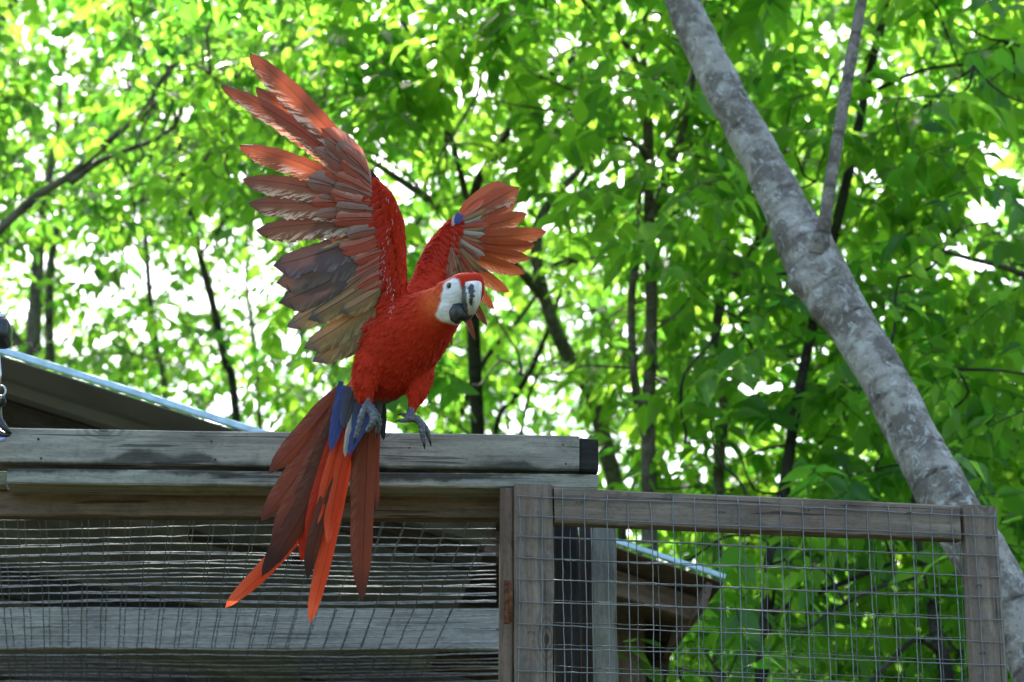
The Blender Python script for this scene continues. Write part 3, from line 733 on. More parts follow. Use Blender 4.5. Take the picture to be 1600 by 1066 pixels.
for ti, T in enumerate(TREES):
    if not T['clumps']: continue
    far = T['e'].location.y > 12.9
    mt = LEAF_B if far or ti in (7, 11) else LEAF_A; mi = 1 if mt is LEAF_B else 0
    nodes = np.array([[*p_] for p_, _ in T['sk']])
    T['clumps'].sort(key=lambda q: float(np.linalg.norm(nodes[q[1]] - q[0])))
    tw = MB(); O = []; D = []; Nn = []; L = []; TI = []
    for c, j in T['clumps']:
        # a thin crooked twig carries each clump, springing from the nearest wood already there
        dd = np.linalg.norm(nodes - c, axis=1); src = Vector(nodes[int(dd.argmin())]); ctr = Vector(c); nodes = np.vstack([nodes, c])
        if (src - ctr).length < 1.9:
            l_ = (src - ctr).length
            m1 = src.lerp(ctr, .35) + Vector((random.gauss(0, .08), random.gauss(0, .08), .02 + random.gauss(0, .08))) * l_
            m2 = src.lerp(ctr, .7) + Vector((random.gauss(0, .08), random.gauss(0, .08), .04 + random.gauss(0, .08))) * l_
            cv = interp([tuple(src), tuple(m1), tuple(m2), tuple(ctr)], 3)
            tw.tube([Vector(q) for q in cv], [.0042 * (1 - k / 11) + .0018 for k in range(len(cv))], 4, cap=False)
        ns = int(rng.integers(5, 9)); tc = float(np.clip(rng.normal(.5, .28), 0, 1))
        for s_ in range(ns):
            o = c + rng.normal(0, .19, 3) * np.array([1, 1, .8])
            ppx, ppy, _ = proj(Vector(o))
            if random.random() > keep(ppx, ppy) ** .75: continue
            if hides_wood(ppx, ppy, o[1]) and random.random() < .9: continue
            ax = unit(np.array([rng.normal(0, 1), rng.normal(0, 1), rng.normal(-.25, .45)]))
            nl = int(rng.integers(6, 11)); SL = rng.uniform(.16, .30)
            side = unit(np.cross(ax, np.array([0, 0, 1.0])))
            up_ = np.cross(side, ax)
            tw.tube([Vector(o - ax * .03), Vector(o + ax * SL * .5 + np.array([0, 0, .008])), Vector(o + ax * SL)], [.0026, .002, .0012], 3, cap=False)
            ll = rng.uniform(*T['leaf']) * 1.15
            for q in range(nl):
                f_ = q / (nl - 1); sg = 1 if q % 2 else -1
                if q == nl - 1: d = ax.copy()
                else: d = ax * rng.uniform(.2, .7) + side * sg * rng.uniform(.6, 1.1)
                d = d + np.array([0, 0, -rng.uniform(.0, 1.0)]) + rng.normal(0, .12, 3)
                nn = up_ + rng.normal(0, .45, 3)
                O.append(o + ax * SL * f_); D.append(d); Nn.append(nn)
                L.append(ll * rng.uniform(.7, 1.15)); TI.append(np.clip(tc + rng.normal(0, .18), 0, 1))
    O = np.array(O); D = unit(np.array(D)); Nn = np.array(Nn); L = np.array(L); TI = np.array(TI)
    Nn = unit(Nn - D * (Nn * D).sum(1, keepdims=True)); Sd = np.cross(Nn, D)
    tag(tw.build('twigs', T['mat'], T['e']), kind='stuff')
    # the 300 that show largest are leaves of their own, the rest one mesh
    rel = O - camn; dep = rel @ np.array(FWD)
    px = 800 + rel[:, 0] / dep * F; py = 533 - (rel @ np.array(UPV)) / dep * F
    area = (L / dep) ** 2 * np.abs((Nn * unit(rel)).sum(1)) * ((px > 0) & (px < 1600) & (py > 0) & (py < 1066))
    area *= np.where(dep < np.percentile(dep, 60), 1.6, 1)
    order = np.argsort(-area); nsing = 300
    single = order[:nsing]; rest = order[nsing:]
    base = ROOT[T['e'].name].inverted()
    for i in single:
        me = LM[(mi, int(rng.integers(0, 4)), int(min(4, TI[i] * 5)))]
        o = bpy.data.objects.new('leaf', me)
        M = Matrix(((D[i][0], Sd[i][0], Nn[i][0], 0), (D[i][1], Sd[i][1], Nn[i][1], 0), (D[i][2], Sd[i][2], Nn[i][2], 0), (0, 0, 0, 1)))
        M = M @ Matrix.Scale(float(L[i]), 4); M.translation = Vector(O[i])
        o.matrix_basis = M; COL.objects.link(o); o.parent = T['e']; o.matrix_parent_inverse = base
    VV = []; FF = []; TT = []; nb = 0; which = rng.integers(0, 4, len(rest))
    for q in range(4):
        r = rest[which == q]
        if not len(r): continue
        tv, tf = TM[q]
        vv = O[r][:, None] + L[r][:, None, None] * (tv[None, :, 0:1] * D[r][:, None] + tv[None, :, 1:2] * Sd[r][:, None] + tv[None, :, 2:3] * Nn[r][:, None])
        ff = tf[None] + (np.arange(len(r)) * len(tv))[:, None, None] + nb
        VV.append(vv.reshape(-1, 3)); FF.append(ff.reshape(-1, 3)); TT.append(np.repeat(TI[r], len(tv))); nb += len(r) * len(tv)
    if VV:
        tag(mk('leaves', np.concatenate(VV), np.concatenate(FF), mt, T['e'], attrs={'tint': np.concatenate(TT)}), kind='stuff')
    print('tree', ti, len(T['clumps']), len(O))

# ---- unseen foliage ring added to shade low sky light; also fills side views
WV = []; WF = []; WT = []; nb = 0
tv, tf = TM[1]; nW = 46000
an = np.where(rng.random(nW) < .5, rng.uniform(-1.2, 1.2, nW), rng.uniform(0, 2 * np.pi, nW)); rad = rng.uniform(17, 34, nW); hh = rng.uniform(.3, 1, nW) ** .7 * (7 + 9 * np.clip(np.cos(an) * 2 - .6, 0, 1) + 3 * np.sin(an * 5) + 2 * np.sin(an * 11 + 1))
Xw = np.sin(an) * rad; Yw = 4 + np.cos(an) * rad
okw = (np.abs(np.arctan2(Xw, Yw)) > .195) & (hh < 18)
Xw, Yw, hh = Xw[okw], Yw[okw], hh[okw]; O = np.stack([Xw, Yw, hh], 1); k_ = len(O)
D = unit(rng.normal(0, 1, (k_, 3)) + np.array([0, 0, -.5])); Nn = rng.normal(0, 1, (k_, 3)); Nn = unit(Nn - D * (Nn * D).sum(1, keepdims=True)); Sd = np.cross(Nn, D); L = rng.uniform(.35, .75, k_)
vv = O[:, None] + L[:, None, None] * (tv[None, :, 0:1] * D[:, None] + tv[None, :, 1:2] * Sd[:, None] + tv[None, :, 2:3] * Nn[:, None])
ff = tf[None] + (np.arange(k_) * len(tv))[:, None, None]
tag(mk('woodland', vv.reshape(-1, 3), ff.reshape(-1, 3), LEAF_A, None, attrs={'tint': np.repeat(rng.uniform(0, 1, k_), len(tv))}), 'green woodland foliage added out of view to shade the low sky', kind='stuff')
# ================================================================== MACAW
bird = empty('scarlet_macaw', B(590, 700, 20), 'scarlet macaw flying with raised wings, red tail hanging in front of the beam', 'parrot')
Rcam = Matrix(((RGT.x, UPV.x, -FWD.x), (RGT.y, UPV.y, -FWD.y), (RGT.z, UPV.z, -FWD.z)))   # columns: right, up, towards camera
def feather_mat(name, lead, trail, pale, pale_amt=.6, tip=None, tipv=.9, trans=.35, rach=(.05, .03, .02), edge=.62, tcol=None, rough=.5):
    g = N(name); u = g.attr('across').outputs['Fac']; v = g.attr('along').outputs['Fac']; ph = g.attr('phys').outputs['Fac']
    cm = g.n('CombineXYZ'); rnd = g.n('ObjectInfo').outputs['Random']
    au = g.math('ABSOLUTE', g.math('SUBTRACT', u, .5))
    g.t.links.new(g.math('MULTIPLY', g.math('SUBTRACT', ph, g.math('MULTIPLY', au, .12)), 75), cm.inputs[0])
    g.t.links.new(g.math('MULTIPLY', au, 3.0), cm.inputs[1]); g.t.links.new(g.math('MULTIPLY', rnd, 40), cm.inputs[2])
    st = g.noise(cm.outputs[0], 1.0, 4, .7)
    cm2 = g.n('CombineXYZ')
    g.t.links.new(g.math('MULTIPLY', g.math('SUBTRACT', ph, g.math('MULTIPLY', au, .055)), 900), cm2.inputs[0]); g.t.links.new(g.math('MULTIPLY', au, 4), cm2.inputs[1])
    fine = g.noise(cm2.outputs[0], 1, 3, .6)
    soft = g.noise(g.pos('Object', (1, 1, 1)), 26, 3, .5)
    c = g.mix(g.ramp(g.math('ADD', u, g.math('MULTIPLY', g.math('SUBTRACT', soft, .5), .5)), .35, .8), lead, trail)
    c = g.mix(g.math('MULTIPLY', g.ramp(fine, .4, .75), .35), c, [x * .4 for x in lead])
    pm = g.math('MULTIPLY', g.math('MULTIPLY', g.ramp(u, edge, .9), g.ramp(st, .46, .56)), pale_amt)
    pm = g.math('MULTIPLY', pm, g.math('SUBTRACT', 1, g.ramp(v, .78, .98)))
    c = g.mix(pm, c, pale)
    if tip: c = g.mix(g.ramp(g.math('ADD', v, g.math('MULTIPLY', g.math('SUBTRACT', st, .5), .12)), tipv - .12, tipv + .06), c, tip)
    c = g.mix(g.math('SUBTRACT', 1, g.ramp(au, .012, .03)), c, rach)
    nb_ = g.bump(g.math('ADD', g.math('MULTIPLY', fine, .6), g.math('MULTIPLY', st, .5)), .6, .0015)
    pr = g.princ(c, rough + .12, .18, normal=nb_)
    tr = g.n('BsdfTranslucent'); tcn = g.mix(.65, c, tcol or trail); g.t.links.new(tcn, tr.inputs[0])
    mx = g.n('MixShader', i_0=trans); g.t.links.new(pr, mx.inputs[1]); g.t.links.new(tr.outputs[0], mx.inputs[2])
    return g.done(mx.outputs[0])
FM = dict(
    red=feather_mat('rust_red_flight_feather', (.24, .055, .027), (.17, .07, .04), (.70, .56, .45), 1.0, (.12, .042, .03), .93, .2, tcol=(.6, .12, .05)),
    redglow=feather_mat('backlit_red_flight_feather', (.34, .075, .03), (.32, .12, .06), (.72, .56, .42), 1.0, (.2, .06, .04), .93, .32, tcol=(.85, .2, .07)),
    rust=feather_mat('brown_red_flight_feather', (.17, .055, .032), (.14, .066, .045), (.60, .48, .38), 1.0, (.09, .045, .04), .93, .13, tcol=(.5, .13, .06)),
    violet=feather_mat('violet_grey_flight_feather', (.16, .078, .062), (.12, .088, .10), (.26, .22, .25), .6, (.035, .032, .045), .95, .2, tcol=(.3, .12, .1)),
    dark=feather_mat('dark_brown_flight_feather', (.13, .075, .05), (.09, .068, .07), (.22, .19, .14), .45, (.04, .04, .055), .95, .2, tcol=(.25, .1, .06)),
    olive=feather_mat('olive_brown_flight_feather', (.30, .17, .09), (.17, .125, .06), (.42, .33, .18), .6, (.09, .085, .09), .9, .12, tcol=(.5, .24, .08)),
    covert=feather_mat('greyish_covert_feather', (.30, .115, .09), (.27, .17, .145), (.42, .32, .27), .5, (.26, .16, .13), .85, .25, tcol=(.5, .2, .12)),
    pink=feather_mat('salmon_covert_feather', (.42, .09, .06), (.40, .14, .10), (.5, .42, .38), .5, None, .9, .25, tcol=(.6, .15, .08)),
    scarlet=feather_mat('scarlet_covert_feather', (.45, .025, .007), (.40, .02, .007), (.6, .3, .2), .15, (.42, .018, .008), .9, .25, rach=(.35, .02, .01), tcol=(.7, .05, .01)),
    tailb=feather_mat('brown_red_tail_feather', (.20, .042, .021), (.15, .034, .02), (.28, .11, .07), .35, (.09, .026, .018), .9, .07, rach=(.07, .02, .015), tcol=(.5, .08, .03)),
    taild=feather_mat('dark_brown_tail_feather', (.11, .026, .015), (.08, .022, .014), (.2, .08, .05), .3, (.035, .014, .013), .85, .03, rach=(.04, .015, .01), tcol=(.4, .06, .02)),
    orange=feather_mat('backlit_orange_tail_feather', (.66, .062, .022), (.72, .09, .032), (.8, .2, .1), .3, (.75, .13, .06), .93, .34, rach=(.35, .03, .01), tcol=(1.0, .12, .04)),  # orange of light coming through the feathers, put into the colour
    tred=feather_mat('red_tail_feather', (.52, .025, .012), (.45, .03, .012), (.7, .12, .05), .3, None, .9, .35, rach=(.2, .02, .01), tcol=(.95, .08, .02)),
    blue=feather_mat('blue_tail_covert', (.055, .08, .27), (.045, .06, .20), (.09, .13, .33), .3, (.07, .07, .25), .9, .15, rach=(.05, .06, .15), tcol=(.08, .1, .3)),
    bluegrey=feather_mat('grey_blue_tail_covert', (.09, .085, .10), (.06, .07, .12), (.15, .15, .16), .3, None, .9, .15),
    white=feather_mat('pale_grey_tail_covert', (.42, .40, .37), (.36, .35, .33), (.7, .7, .7), .7, None, .9, .25, rach=(.5, .5, .5)),
    black=feather_mat('black_feather', (.02, .02, .022), (.015, .015, .018), (.04, .04, .04), .2, None, .9, .1),
)
def feather(name, b, t, w, mat, parent, side=0, curl=0, tilt=0, nl=26, point=2.2, seed=0, lead=.40, camber=.16, quill=.18, wide=.55, rag=.05, flip=1, comb=0):
    """b, t: (px, py, depth in px) of base and tip.  w: full width in px.  side: in-plane bow (px); curl: bow towards the camera (px)"""
    rr = random.Random(seed * 7 + int(b[0] * 3 + t[1])); so = rr.random() * 90
    b3, t3 = B(*b), B(*t); ax = t3 - b3; Lm = ax.length; ax.normalize()
    vn = (CAM - (b3 + t3) / 2).normalized(); nrm0 = (vn - ax * vn.dot(ax)).normalized()
    sd0 = ax.cross(nrm0).normalized() * flip
    ct, st_ = math.cos(tilt), math.sin(tilt)
    sd = sd0 * ct + nrm0 * st_; nrm = nrm0 * ct - sd0 * st_
    us = [-1, -.72, -.4, -.05, 0, .05, .3, .6, .82, 1]; vs_ = []; fs = []; A = []; Bv = []; C = []
    W = w * PX
    for i in range(nl + 1):
        v = i / nl
        prof = quill + (1 - quill) * min(1, v / .28) ** .8 if v < .28 else 1
        if v > wide: prof *= max(0, 1 - ((v - wide) / (1 - wide)) ** point) ** .62
        ctr = b3.lerp(t3, v) + sd0 * (side * PX * math.sin(math.pi * v)) + nrm0 * (curl * PX * v * v)
        for u in us:
            frac = lead if u < 0 else 1 - lead
            off = u * frac * W * prof
            saw = -.13 * ((v * comb + .15 * math.sin(v * 31 + so)) % 1.0) * (u - .45) * 1.8 if (comb and u > .45 and .1 < v < .93) else 0
            ragf = 1 + saw + (rag * noise.noise(Vector((v * 22 + so, u * 2, so))) * 2.2 if abs(u) > .7 else 0)
            back = abs(u) * W * .10 * (1 if v > .05 else 0) * (-1 if v < .97 else -1)
            z = -camber * W * (u * u) * prof * .8 + (.022 * W * (1 - v) if abs(u) < .01 else 0) + W * .03 * noise.noise(Vector((v * 4 + so, u * 1.5, so)))
            vs_.append(ctr + sd * off * ragf + nrm * z + ax * (back if v > .9 else 0))
            A.append(.5 + .5 * u); Bv.append(v); C.append(v * Lm + so)
    k = len(us)
    for i in range(nl):
        for j in range(k - 1): fs.append((i * k + j, i * k + j + 1, (i + 1) * k + j + 1, (i + 1) * k + j))
    return mk(name, vs_, fs, FM[mat], parent, attrs={'across': A, 'along': Bv, 'phys': C})

# ---- body: one continuous skin grown from overlapping volumes
def chain(mb, keys):
    keys = [np.array(k, float) for k in keys]
    for i in range(len(keys) - 1):
        a, b = keys[i], keys[i + 1]
        n_ = max(2, int(np.linalg.norm((b - a)[:3]) / (.16 * min(a[3], b[3]))))
        for q in range(n_ + (i == len(keys) - 2)):
            t = q / n_; t2 = t * t * (3 - 2 * t) if False else t
            c = a + (b - a) * t2
            mb.ball(B(*c[:3]), (c[3] * PX, c[3] * PX, c[3] * c[4] * PX), 14, 10, Rcam)
mb = MB()
chain(mb, [(718, 455, -92, 24, 1), (712, 462, -88, 29, .95), (700, 474, -76, 32, .95), (684, 488, -58, 39, .95), (664, 504, -38, 49, .95), (642, 524, -18, 59, .95), (625, 545, -4, 60, .95), (610, 566, 8, 55, .95), (596, 588, 20, 44, .95), (580, 606, 30, 34, .95), (562, 614, 38, 24, .9), (546, 622, 42, 14, .8)])
chain(mb, [(700, 462, -88, 24, 1), (722, 449, -98, 22.5, 1), (737, 445, -98, 19.5, 1)])
chain(mb, [(742, 440, -100, 14, 1), (749, 448, -98, 9, 1), (751.5, 458, -95, 6, 1), (751, 466, -93, 4.5, 1)])
chain(mb, [(700, 478, -92, 20, 1), (704, 490, -92, 16, 1)])
chain(mb, [(590, 560, -10, 32, .9), (576, 580, -26, 26, .9), (570, 600, -34, 20, .9), (570, 618, -38, 12, .9), (573, 630, -38, 5.5, 1)])
chain(mb, [(652, 570, 0, 28, .9), (656, 590, -10, 22, .9), (653, 612, -20, 15, .9), (646, 632, -27, 9, .9), (641, 648, -31, 5.5, 1)])
# raised arm of the nearer wing, then of the far wing
chain(mb, [(630, 500, -4, 34, .8), (612, 480, 0, 30, .55), (606, 440, 4, 29, .32), (607, 390, 4, 27, .28), (603, 345, 0, 25, .26), (592, 312, -3, 20, .26), (575, 284, -4, 13, .32), (560, 268, -4, 8, .5)])
chain(mb, [(622, 460, 0, 14, .8), (624, 400, 2, 12, .7), (622, 348, 0, 11, .7), (606, 306, -3, 9, .7), (584, 282, -4, 7, .7)])
chain(mb, [(655, 478, 20, 26, .8), (664, 450, 44, 25, .5), (672, 420, 60, 24, .35), (684, 390, 74, 20, .33), (698, 366, 82, 16, .33), (709, 350, 86, 11, .4), (716, 341, 88, 7, .6)])
me = bpy.data.meshes.new('body_raw'); me.from_pydata([tuple(v) for v in mb.v], [], mb.f)
tmp = bpy.data.objects.new('body_raw', me); COL.objects.link(tmp)
rm = tmp.modifiers.new('r', 'REMESH'); rm.mode = 'VOXEL'; rm.voxel_size = .0034; rm.adaptivity = 0
sm_ = tmp.modifiers.new('s', 'SMOOTH'); sm_.factor = .5; sm_.iterations = 9
dg = bpy.context.evaluated_depsgraph_get(); dg.update()
ev = tmp.evaluated_get(dg); bm_me = bpy.data.meshes.new_from_object(ev)
bpy.data.objects.remove(tmp)
nv = len(bm_me.vertices); V = np.empty(nv * 3, dtype=np.float32); bm_me.vertices.foreach_get('co', V); V = V.reshape(-1, 3)
NR = np.empty(nv * 3, dtype=np.float32); bm_me.vertices.foreach_get('normal', NR); NR = NR.reshape(-1, 3)
def pxy(Vn):
    rel = Vn - np.array(CAM); t = rel @ np.array(FWD)
    return 800 + rel[:, 0] / t * F, 533 - (rel @ np.array(UPV)) / t * F, (t - D0) / PX
bx, by, bd = pxy(V)
def inpoly(x, y, poly):
    r = np.zeros(len(x), bool); j = len(poly) - 1
    for i in range(len(poly)):
        xi, yi = poly[i]; xj, yj = poly[j]
        c = ((yi > y) != (yj > y)) & (x < (xj - xi) * (y - yi) / (yj - yi + 1e-9) + xi)
        r ^= c; j = i
    return r
def softpoly(x, y, poly, rad=2.0):
    acc = np.zeros(len(x))
    for a in range(8): acc += inpoly(x + rad * math.cos(a * .785), y + rad * math.sin(a * .785), poly)
    return acc / 8
nzv = np.array([noise.noise(Vector(v) * 60) for v in V]); nz2 = np.array([noise.noise(Vector(v) * 18 + Vector((5, 5, 5))) for v in V])
RED = np.array([.43, .028, .010]); C = np.repeat(RED[None], nv, 0)
def paint(mask, col): 
    global C
    C = C * (1 - mask[:, None]) + np.array(col)[None] * mask[:, None]
paint(np.clip(.5 + nz2, 0, 1) * .35, (.36, .018, .007))
neck = np.exp(-(((bx - 683) / 20) ** 2 + ((by - 474) / 24) ** 2)) * (bd < -30); paint(np.clip(neck * 1.0, 0, .85), (.62, .13, .035))
facing = (NR @ np.array(FWD)) < .25
FACE = [(699, 438), (709, 435), (716, 437), (719, 444), (721, 452), (724, 458), (724, 474), (716, 480), (716, 508), (706, 507), (690, 502), (682, 496), (684, 482), (689, 468), (691, 452)]
paint(softpoly(bx + nzv * 2.2, by + nzv * 2.2, FACE, 1.5) * facing * (bd < -60), (.70, .71, .76))
far = (bx > 742) & (by > 446) & (bd > -96) & (NR[:, 0] > .3); paint(far * .9, (.70, .71, .76))
paint(np.clip((by - 596) / 14, 0, 1) * np.clip((556 - bx) / 10, 0, 1), (.30, .20, .06))
paint(np.clip((by - 606) / 10, 0, 1) * np.clip((548 - bx) / 8, 0, 1), (.10, .16, .34))
paint(((bd > 55) & (bx < 668) & (by < 452) & (by > 395)) * np.clip((.2 + nzv) * 2, 0, .8) * np.clip((662 - bx) / 16, 0, 1), (.05, .03, .06))
paint(np.clip((by - 618) / 10, 0, 1) * (bx > 576) * (bx < 640) * (bd > -8), (.11, .10, .10))
V += NR * (nzv * .0006)[:, None]
bm_me.vertices.foreach_set('co', V.ravel())
ca = bm_me.attributes.new('col', 'FLOAT_COLOR', 'POINT'); cc_ = np.ones((nv, 4), dtype=np.float32); cc_[:, :3] = C; ca.data.foreach_set('color', cc_.ravel())
g = N('macaw_body'); c = g.attr('col').outputs['Color']; a = g.noise(g.pos('Object', (1, 1, .5)), 160, 4, .6); b2 = g.noise(g.pos('Object'), 45, 3, .5)
c2 = g.mix(g.math('MULTIPLY', g.ramp(a, .4, .7), .3), c, (.15, .01, .008)); 
c2 = g.mix(g.ramp(g.attr('col').outputs['Vector'].node.outputs['Fac'], .45, .6), c2, c)
BODYM = g.done(g.princ(c2, .85, .08, normal=g.bump(g.math('ADD', a, b2), .5, .002)))
bm_me.materials.clear(); bm_me.materials.append(BODYM); bm_me.name = 'body'
bm_me.polygons.foreach_set('use_smooth', np.ones(len(bm_me.polygons), dtype=bool))
body = bpy.data.objects.new('body', bm_me); place(body, bird)

# ---- small overlapping contour feathers over the skin (far too many to count)
tri_c = []; 
np_ = len(bm_me.polygons)
pc = np.empty(np_ * 3, dtype=np.float32); bm_me.polygons.foreach_get('center', pc); pc = pc.reshape(-1, 3)
pn = np.empty(np_ * 3, dtype=np.float32); bm_me.polygons.foreach_get('normal', pn); pn = pn.reshape(-1, 3)
fx, fy, fd = pxy(pc)
ok = ~((fx > 696) & (fy < 512) & (fd < -60)) & ~((fy > 622) & (fx > 563)) & ~inpoly(fx, fy, [(x, y) for x, y in FACE]) 
pick = rng.choice(np.where(ok)[0], size=min(5200, ok.sum()), replace=False)
vi0 = np.array([bm_me.polygons[int(i)].vertices[0] for i in pick])
fv = []; ff = []; fc = []
for k, i in enumerate(pick):
    p_ = Vector(pc[i]); n_ = Vector(pn[i]); x, y = fx[i], fy[i]
    if y < 455 and x < 640: fl = (B(x - 30, y + 26, 0) - B(x, y, 0)) if x < 612 else (B(x - 6, y + 30, 0) - B(x, y, 0))     # near wing lining
    elif fd[i] > 40 and y < 450: fl = B(x + 22, y + 12, 6) - B(x, y, 0)
    elif x < 600 and y > 560: fl = B(x - 2, y + 30, 8) - B(x, y, 0)
    elif x > 640 and y > 575: fl = B(x - 6, y + 30, -3) - B(x, y, 0)
    else: fl = B(x - 26, y + 24, 18) - B(x, y, 0)
    fl = fl - n_ * fl.dot(n_)
    if fl.length < 1e-5 or C[vi0[k]].sum() > 1.15: continue
    fl.normalize(); fl = (fl + n_ * random.uniform(.02, .10) + Vector(rng.normal(0, .10, 3))).normalized()
    sdv = fl.cross(n_).normalized(); up2 = sdv.cross(fl)
    headish = x > 655 and y < 520 and fd[i] < 0
    Lf = random.uniform(9, 14) * PX * (.6 if headish else 1); Wf = Lf * random.uniform(.38, .5)
    b_ = len(fv); p_ = p_ - n_ * .0008
    for (a_, s_, h_) in ((0, 0, 0), (.35, -.9, .02), (.4, 0, .10), (.35, .9, .02), (.75, -.8, .03), (.8, 0, .12), (.75, .8, .03), (1.0, 0, .08)):
        fv.append(p_ + fl * a_ * Lf + sdv * s_ * Wf * .5 + up2 * h_ * Lf * .45)
    ff += [(b_, b_ + 1, b_ + 2), (b_, b_ + 2, b_ + 3), (b_ + 1, b_ + 4, b_ + 5), (b_ + 1, b_ + 5, b_ + 2), (b_ + 2, b_ + 5, b_ + 6), (b_ + 2, b_ + 6, b_ + 3), (b_ + 4, b_ + 7, b_ + 5), (b_ + 5, b_ + 7, b_ + 6)]
    base_c = C[vi0[k]] * random.uniform(.82, 1.12)
    fc += [base_c * q for q in (.85, .95, .9, .95, 1, 1, 1, 1.08)]
tag(mk('contour_feathers', fv, np.array(ff, dtype=np.int32), BODYM, bird, cols=np.clip(np.array(fc), 0, 1)), kind='stuff')

# ---- head parts
def lofted(name, keys, mat, colour=None, seg=28, sub=8, parent=bird, ax=(0, 0, 1)):
    """keys: (px, py, d, half width px, half depth px)"""
    sm = interp(keys, sub); vs_ = []; fs = []
    for i, q in enumerate(sm):
        a = np.array(sm[max(i - 1, 0)][:2]); b = np.array(sm[min(i + 1, len(sm) - 1)][:2]); t = b - a; t = t / (np.linalg.norm(t) + 1e-9); nx, ny = -t[1], t[0]
        for k in range(seg):
            an = 2 * math.pi * k / seg; w_ = max(.15, q[3]) * math.cos(an); d_ = max(.15, q[4]) * math.sin(an)
            vs_.append(B(q[0] + nx * w_, q[1] + ny * w_, q[2] + d_))
    for i in range(len(sm) - 1):
        for k in range(seg): fs.append((i * seg + k, i * seg + (k + 1) % seg, (i + 1) * seg + (k + 1) % seg, (i + 1) * seg + k))
    fs.append(tuple(range(seg))); fs.append(tuple((len(sm) - 1) * seg + k for k in range(seg))[::-1])
    cols = None
    if colour: 
        arr = np.array([tuple(v) for v in vs_]); X_, Y_, D_ = pxy(arr); cols = np.array([colour(x, y, d) for x, y, d in zip(X_, Y_, D_)])
    return mk(name, vs_, fs, mat, parent, cols=cols)
g = N('beak_horn'); c = g.attr('col').outputs['Color']; a = g.noise(g.pos('Object', (1, 1, 1)), 120, 4, .6); b2 = g.noise(g.pos('Object', (6, 6, 1)), 30, 3, .6)
BEAK = g.done(g.princ(g.mix(g.math('MULTIPLY', g.ramp(a, .45, .75), .2), c, (.2, .19, .17)), .38, .45, normal=g.bump(b2, .15, .001)))
g = N('black_horn'); b2 = g.noise(g.pos('Object'), 60, 4, .6)
HORN = g.done(g.princ(g.mix(g.ramp(b2, .4, .7), (.012, .013, .015), (.035, .037, .04)), .42, .45, normal=g.bump(b2, .3, .001)))
MARK = [(731, 447), (737, 443), (741, 446), (741, 453), (742, 460), (740, 466), (740, 470), (738, 478), (734, 477), (733, 470), (734, 464), (732, 458), (731, 453)]
def upcol(x, y, d):
    j = noise.noise(Vector((x * .25, y * .25, 0))) * 1.6
    if inpoly(np.array([x + j]), np.array([y + j]), MARK)[0]: return (.02, .022, .025)
    if x < 727.5 + (y - 450) * .11 + j * .6: return (.035, .037, .04)
    if y > 492 + j: return (.05, .05, .05)
    k = min(1, max(0, (y - 470) / 24)); q = .82 + .35 * noise.noise(Vector((x * .35, y * .06, 4))); return ((.62 - .26 * k) * q, (.60 - .27 * k) * q, (.54 - .30 * k) * q)
lofted('upper_beak', [(738, 437, -100, 10, 10), (738, 441, -107, 14, 15), (737.5, 448, -112, 15.5, 18), (737, 458, -116, 15.5, 20), (736, 468, -118, 14.8, 19), (735, 478, -117, 12.5, 16), (733.5, 487, -115, 9.5, 13), (731, 495, -112, 6.2, 9), (728.5, 500, -108, 3.4, 4.5), (726, 504, -106, .8, 1)], BEAK, upcol, 44, 10)
lofted('lower_beak', [(699.5, 494, -92, 4, 5), (702, 493.5, -97, 9.5, 10), (706, 492, -101, 13.5, 14), (711, 491, -105, 16, 16), (717, 489.5, -108, 16.5, 16), (723, 492, -111, 12.5, 14), (729, 496, -113, 7, 10), (733, 498.5, -112, 2.5, 4)], HORN, None, 28, 6)
lofted('tongue', [(722, 478, -104, 4, 6), (725, 487, -112, 4, 5), (727, 494, -114, 2, 3)], HORN, None, 12, 4)
eye_c = B(702, 447.5, -118)
def disc_ball(name, px_, py_, d, rx, ry, rd, mat, parent):
    m = MB(); m.ball(B(px_, py_, d), (rx * PX, ry * PX, rd * PX), 20, 12, Rcam); return m.build(name, mat, parent)
EYE_D = None
def surf_d(px_, py_):
    """depth of the body skin seen at a pixel"""
    o = CAM; d = ray(px_, py_).normalized()
    hit, loc, nrm_, idx = body.ray_cast(o, d)
    if not hit: return -100
    return (proj(loc)[2] - D0) / PX
ed = surf_d(702, 447)
ey = disc_ball('eye', 702, 447, ed + .6, 4.2, 5.0, 2.6, simple('pale_iris', (.16, .15, .09), .15, 0, .5, 90, .3, 0), bird)
disc_ball('pupil', 702.3, 447, ed - .9, 2.5, 3.2, 1.7, simple('pupil_black', (.006, .006, .006), .06, 0, .6, 30, .1, 0), ey)
SKIN = simple('bare_white_skin', (.66, .66, .71), .6, 0, .3, 90, .12, .3, (.55, .54, .6))
m = MB(); m.tube([B(702 + 4.9 * math.cos(a), 447 + 5.8 * math.sin(a), ed - .2) for a in np.linspace(0, 6.28, 22)], .9 * PX, 6, cap=False); m.build('eyelid', SKIN, bird)
m = MB()
for (x0, y0, x1, y1, bow) in ((694, 459, 716, 455, 3), (693, 465, 717, 461, 3), (692, 471, 715, 467, 3), (690, 478, 710, 474, 3), (688, 485, 706, 482, 3), (687, 491, 702, 489, 3), (707, 441, 716, 443, 1)):
    pts = []
    for q in np.linspace(0, 1, 12):
        x_ = x0 + (x1 - x0) * q; y_ = y0 + (y1 - y0) * q + bow * math.sin(q * math.pi) + .5 * math.sin(q * 17 + x0); pts.append(B(x_, y_, surf_d(x_, y_) + .25))
    m.tube(pts, [.18 * PX] + [.5 * PX] * 10 + [.18 * PX], 5)
m.build('face_wrinkles', simple('wrinkle_skin', (.5, .48, .53), .6, 0, .3, 90, .12, .3), bird)
m = MB(); m.ball(B(727, 443, -112), (3.2 * PX, 2.2 * PX, 2.5 * PX), 10, 7, Rcam); m.build('cere', SKIN, bird)

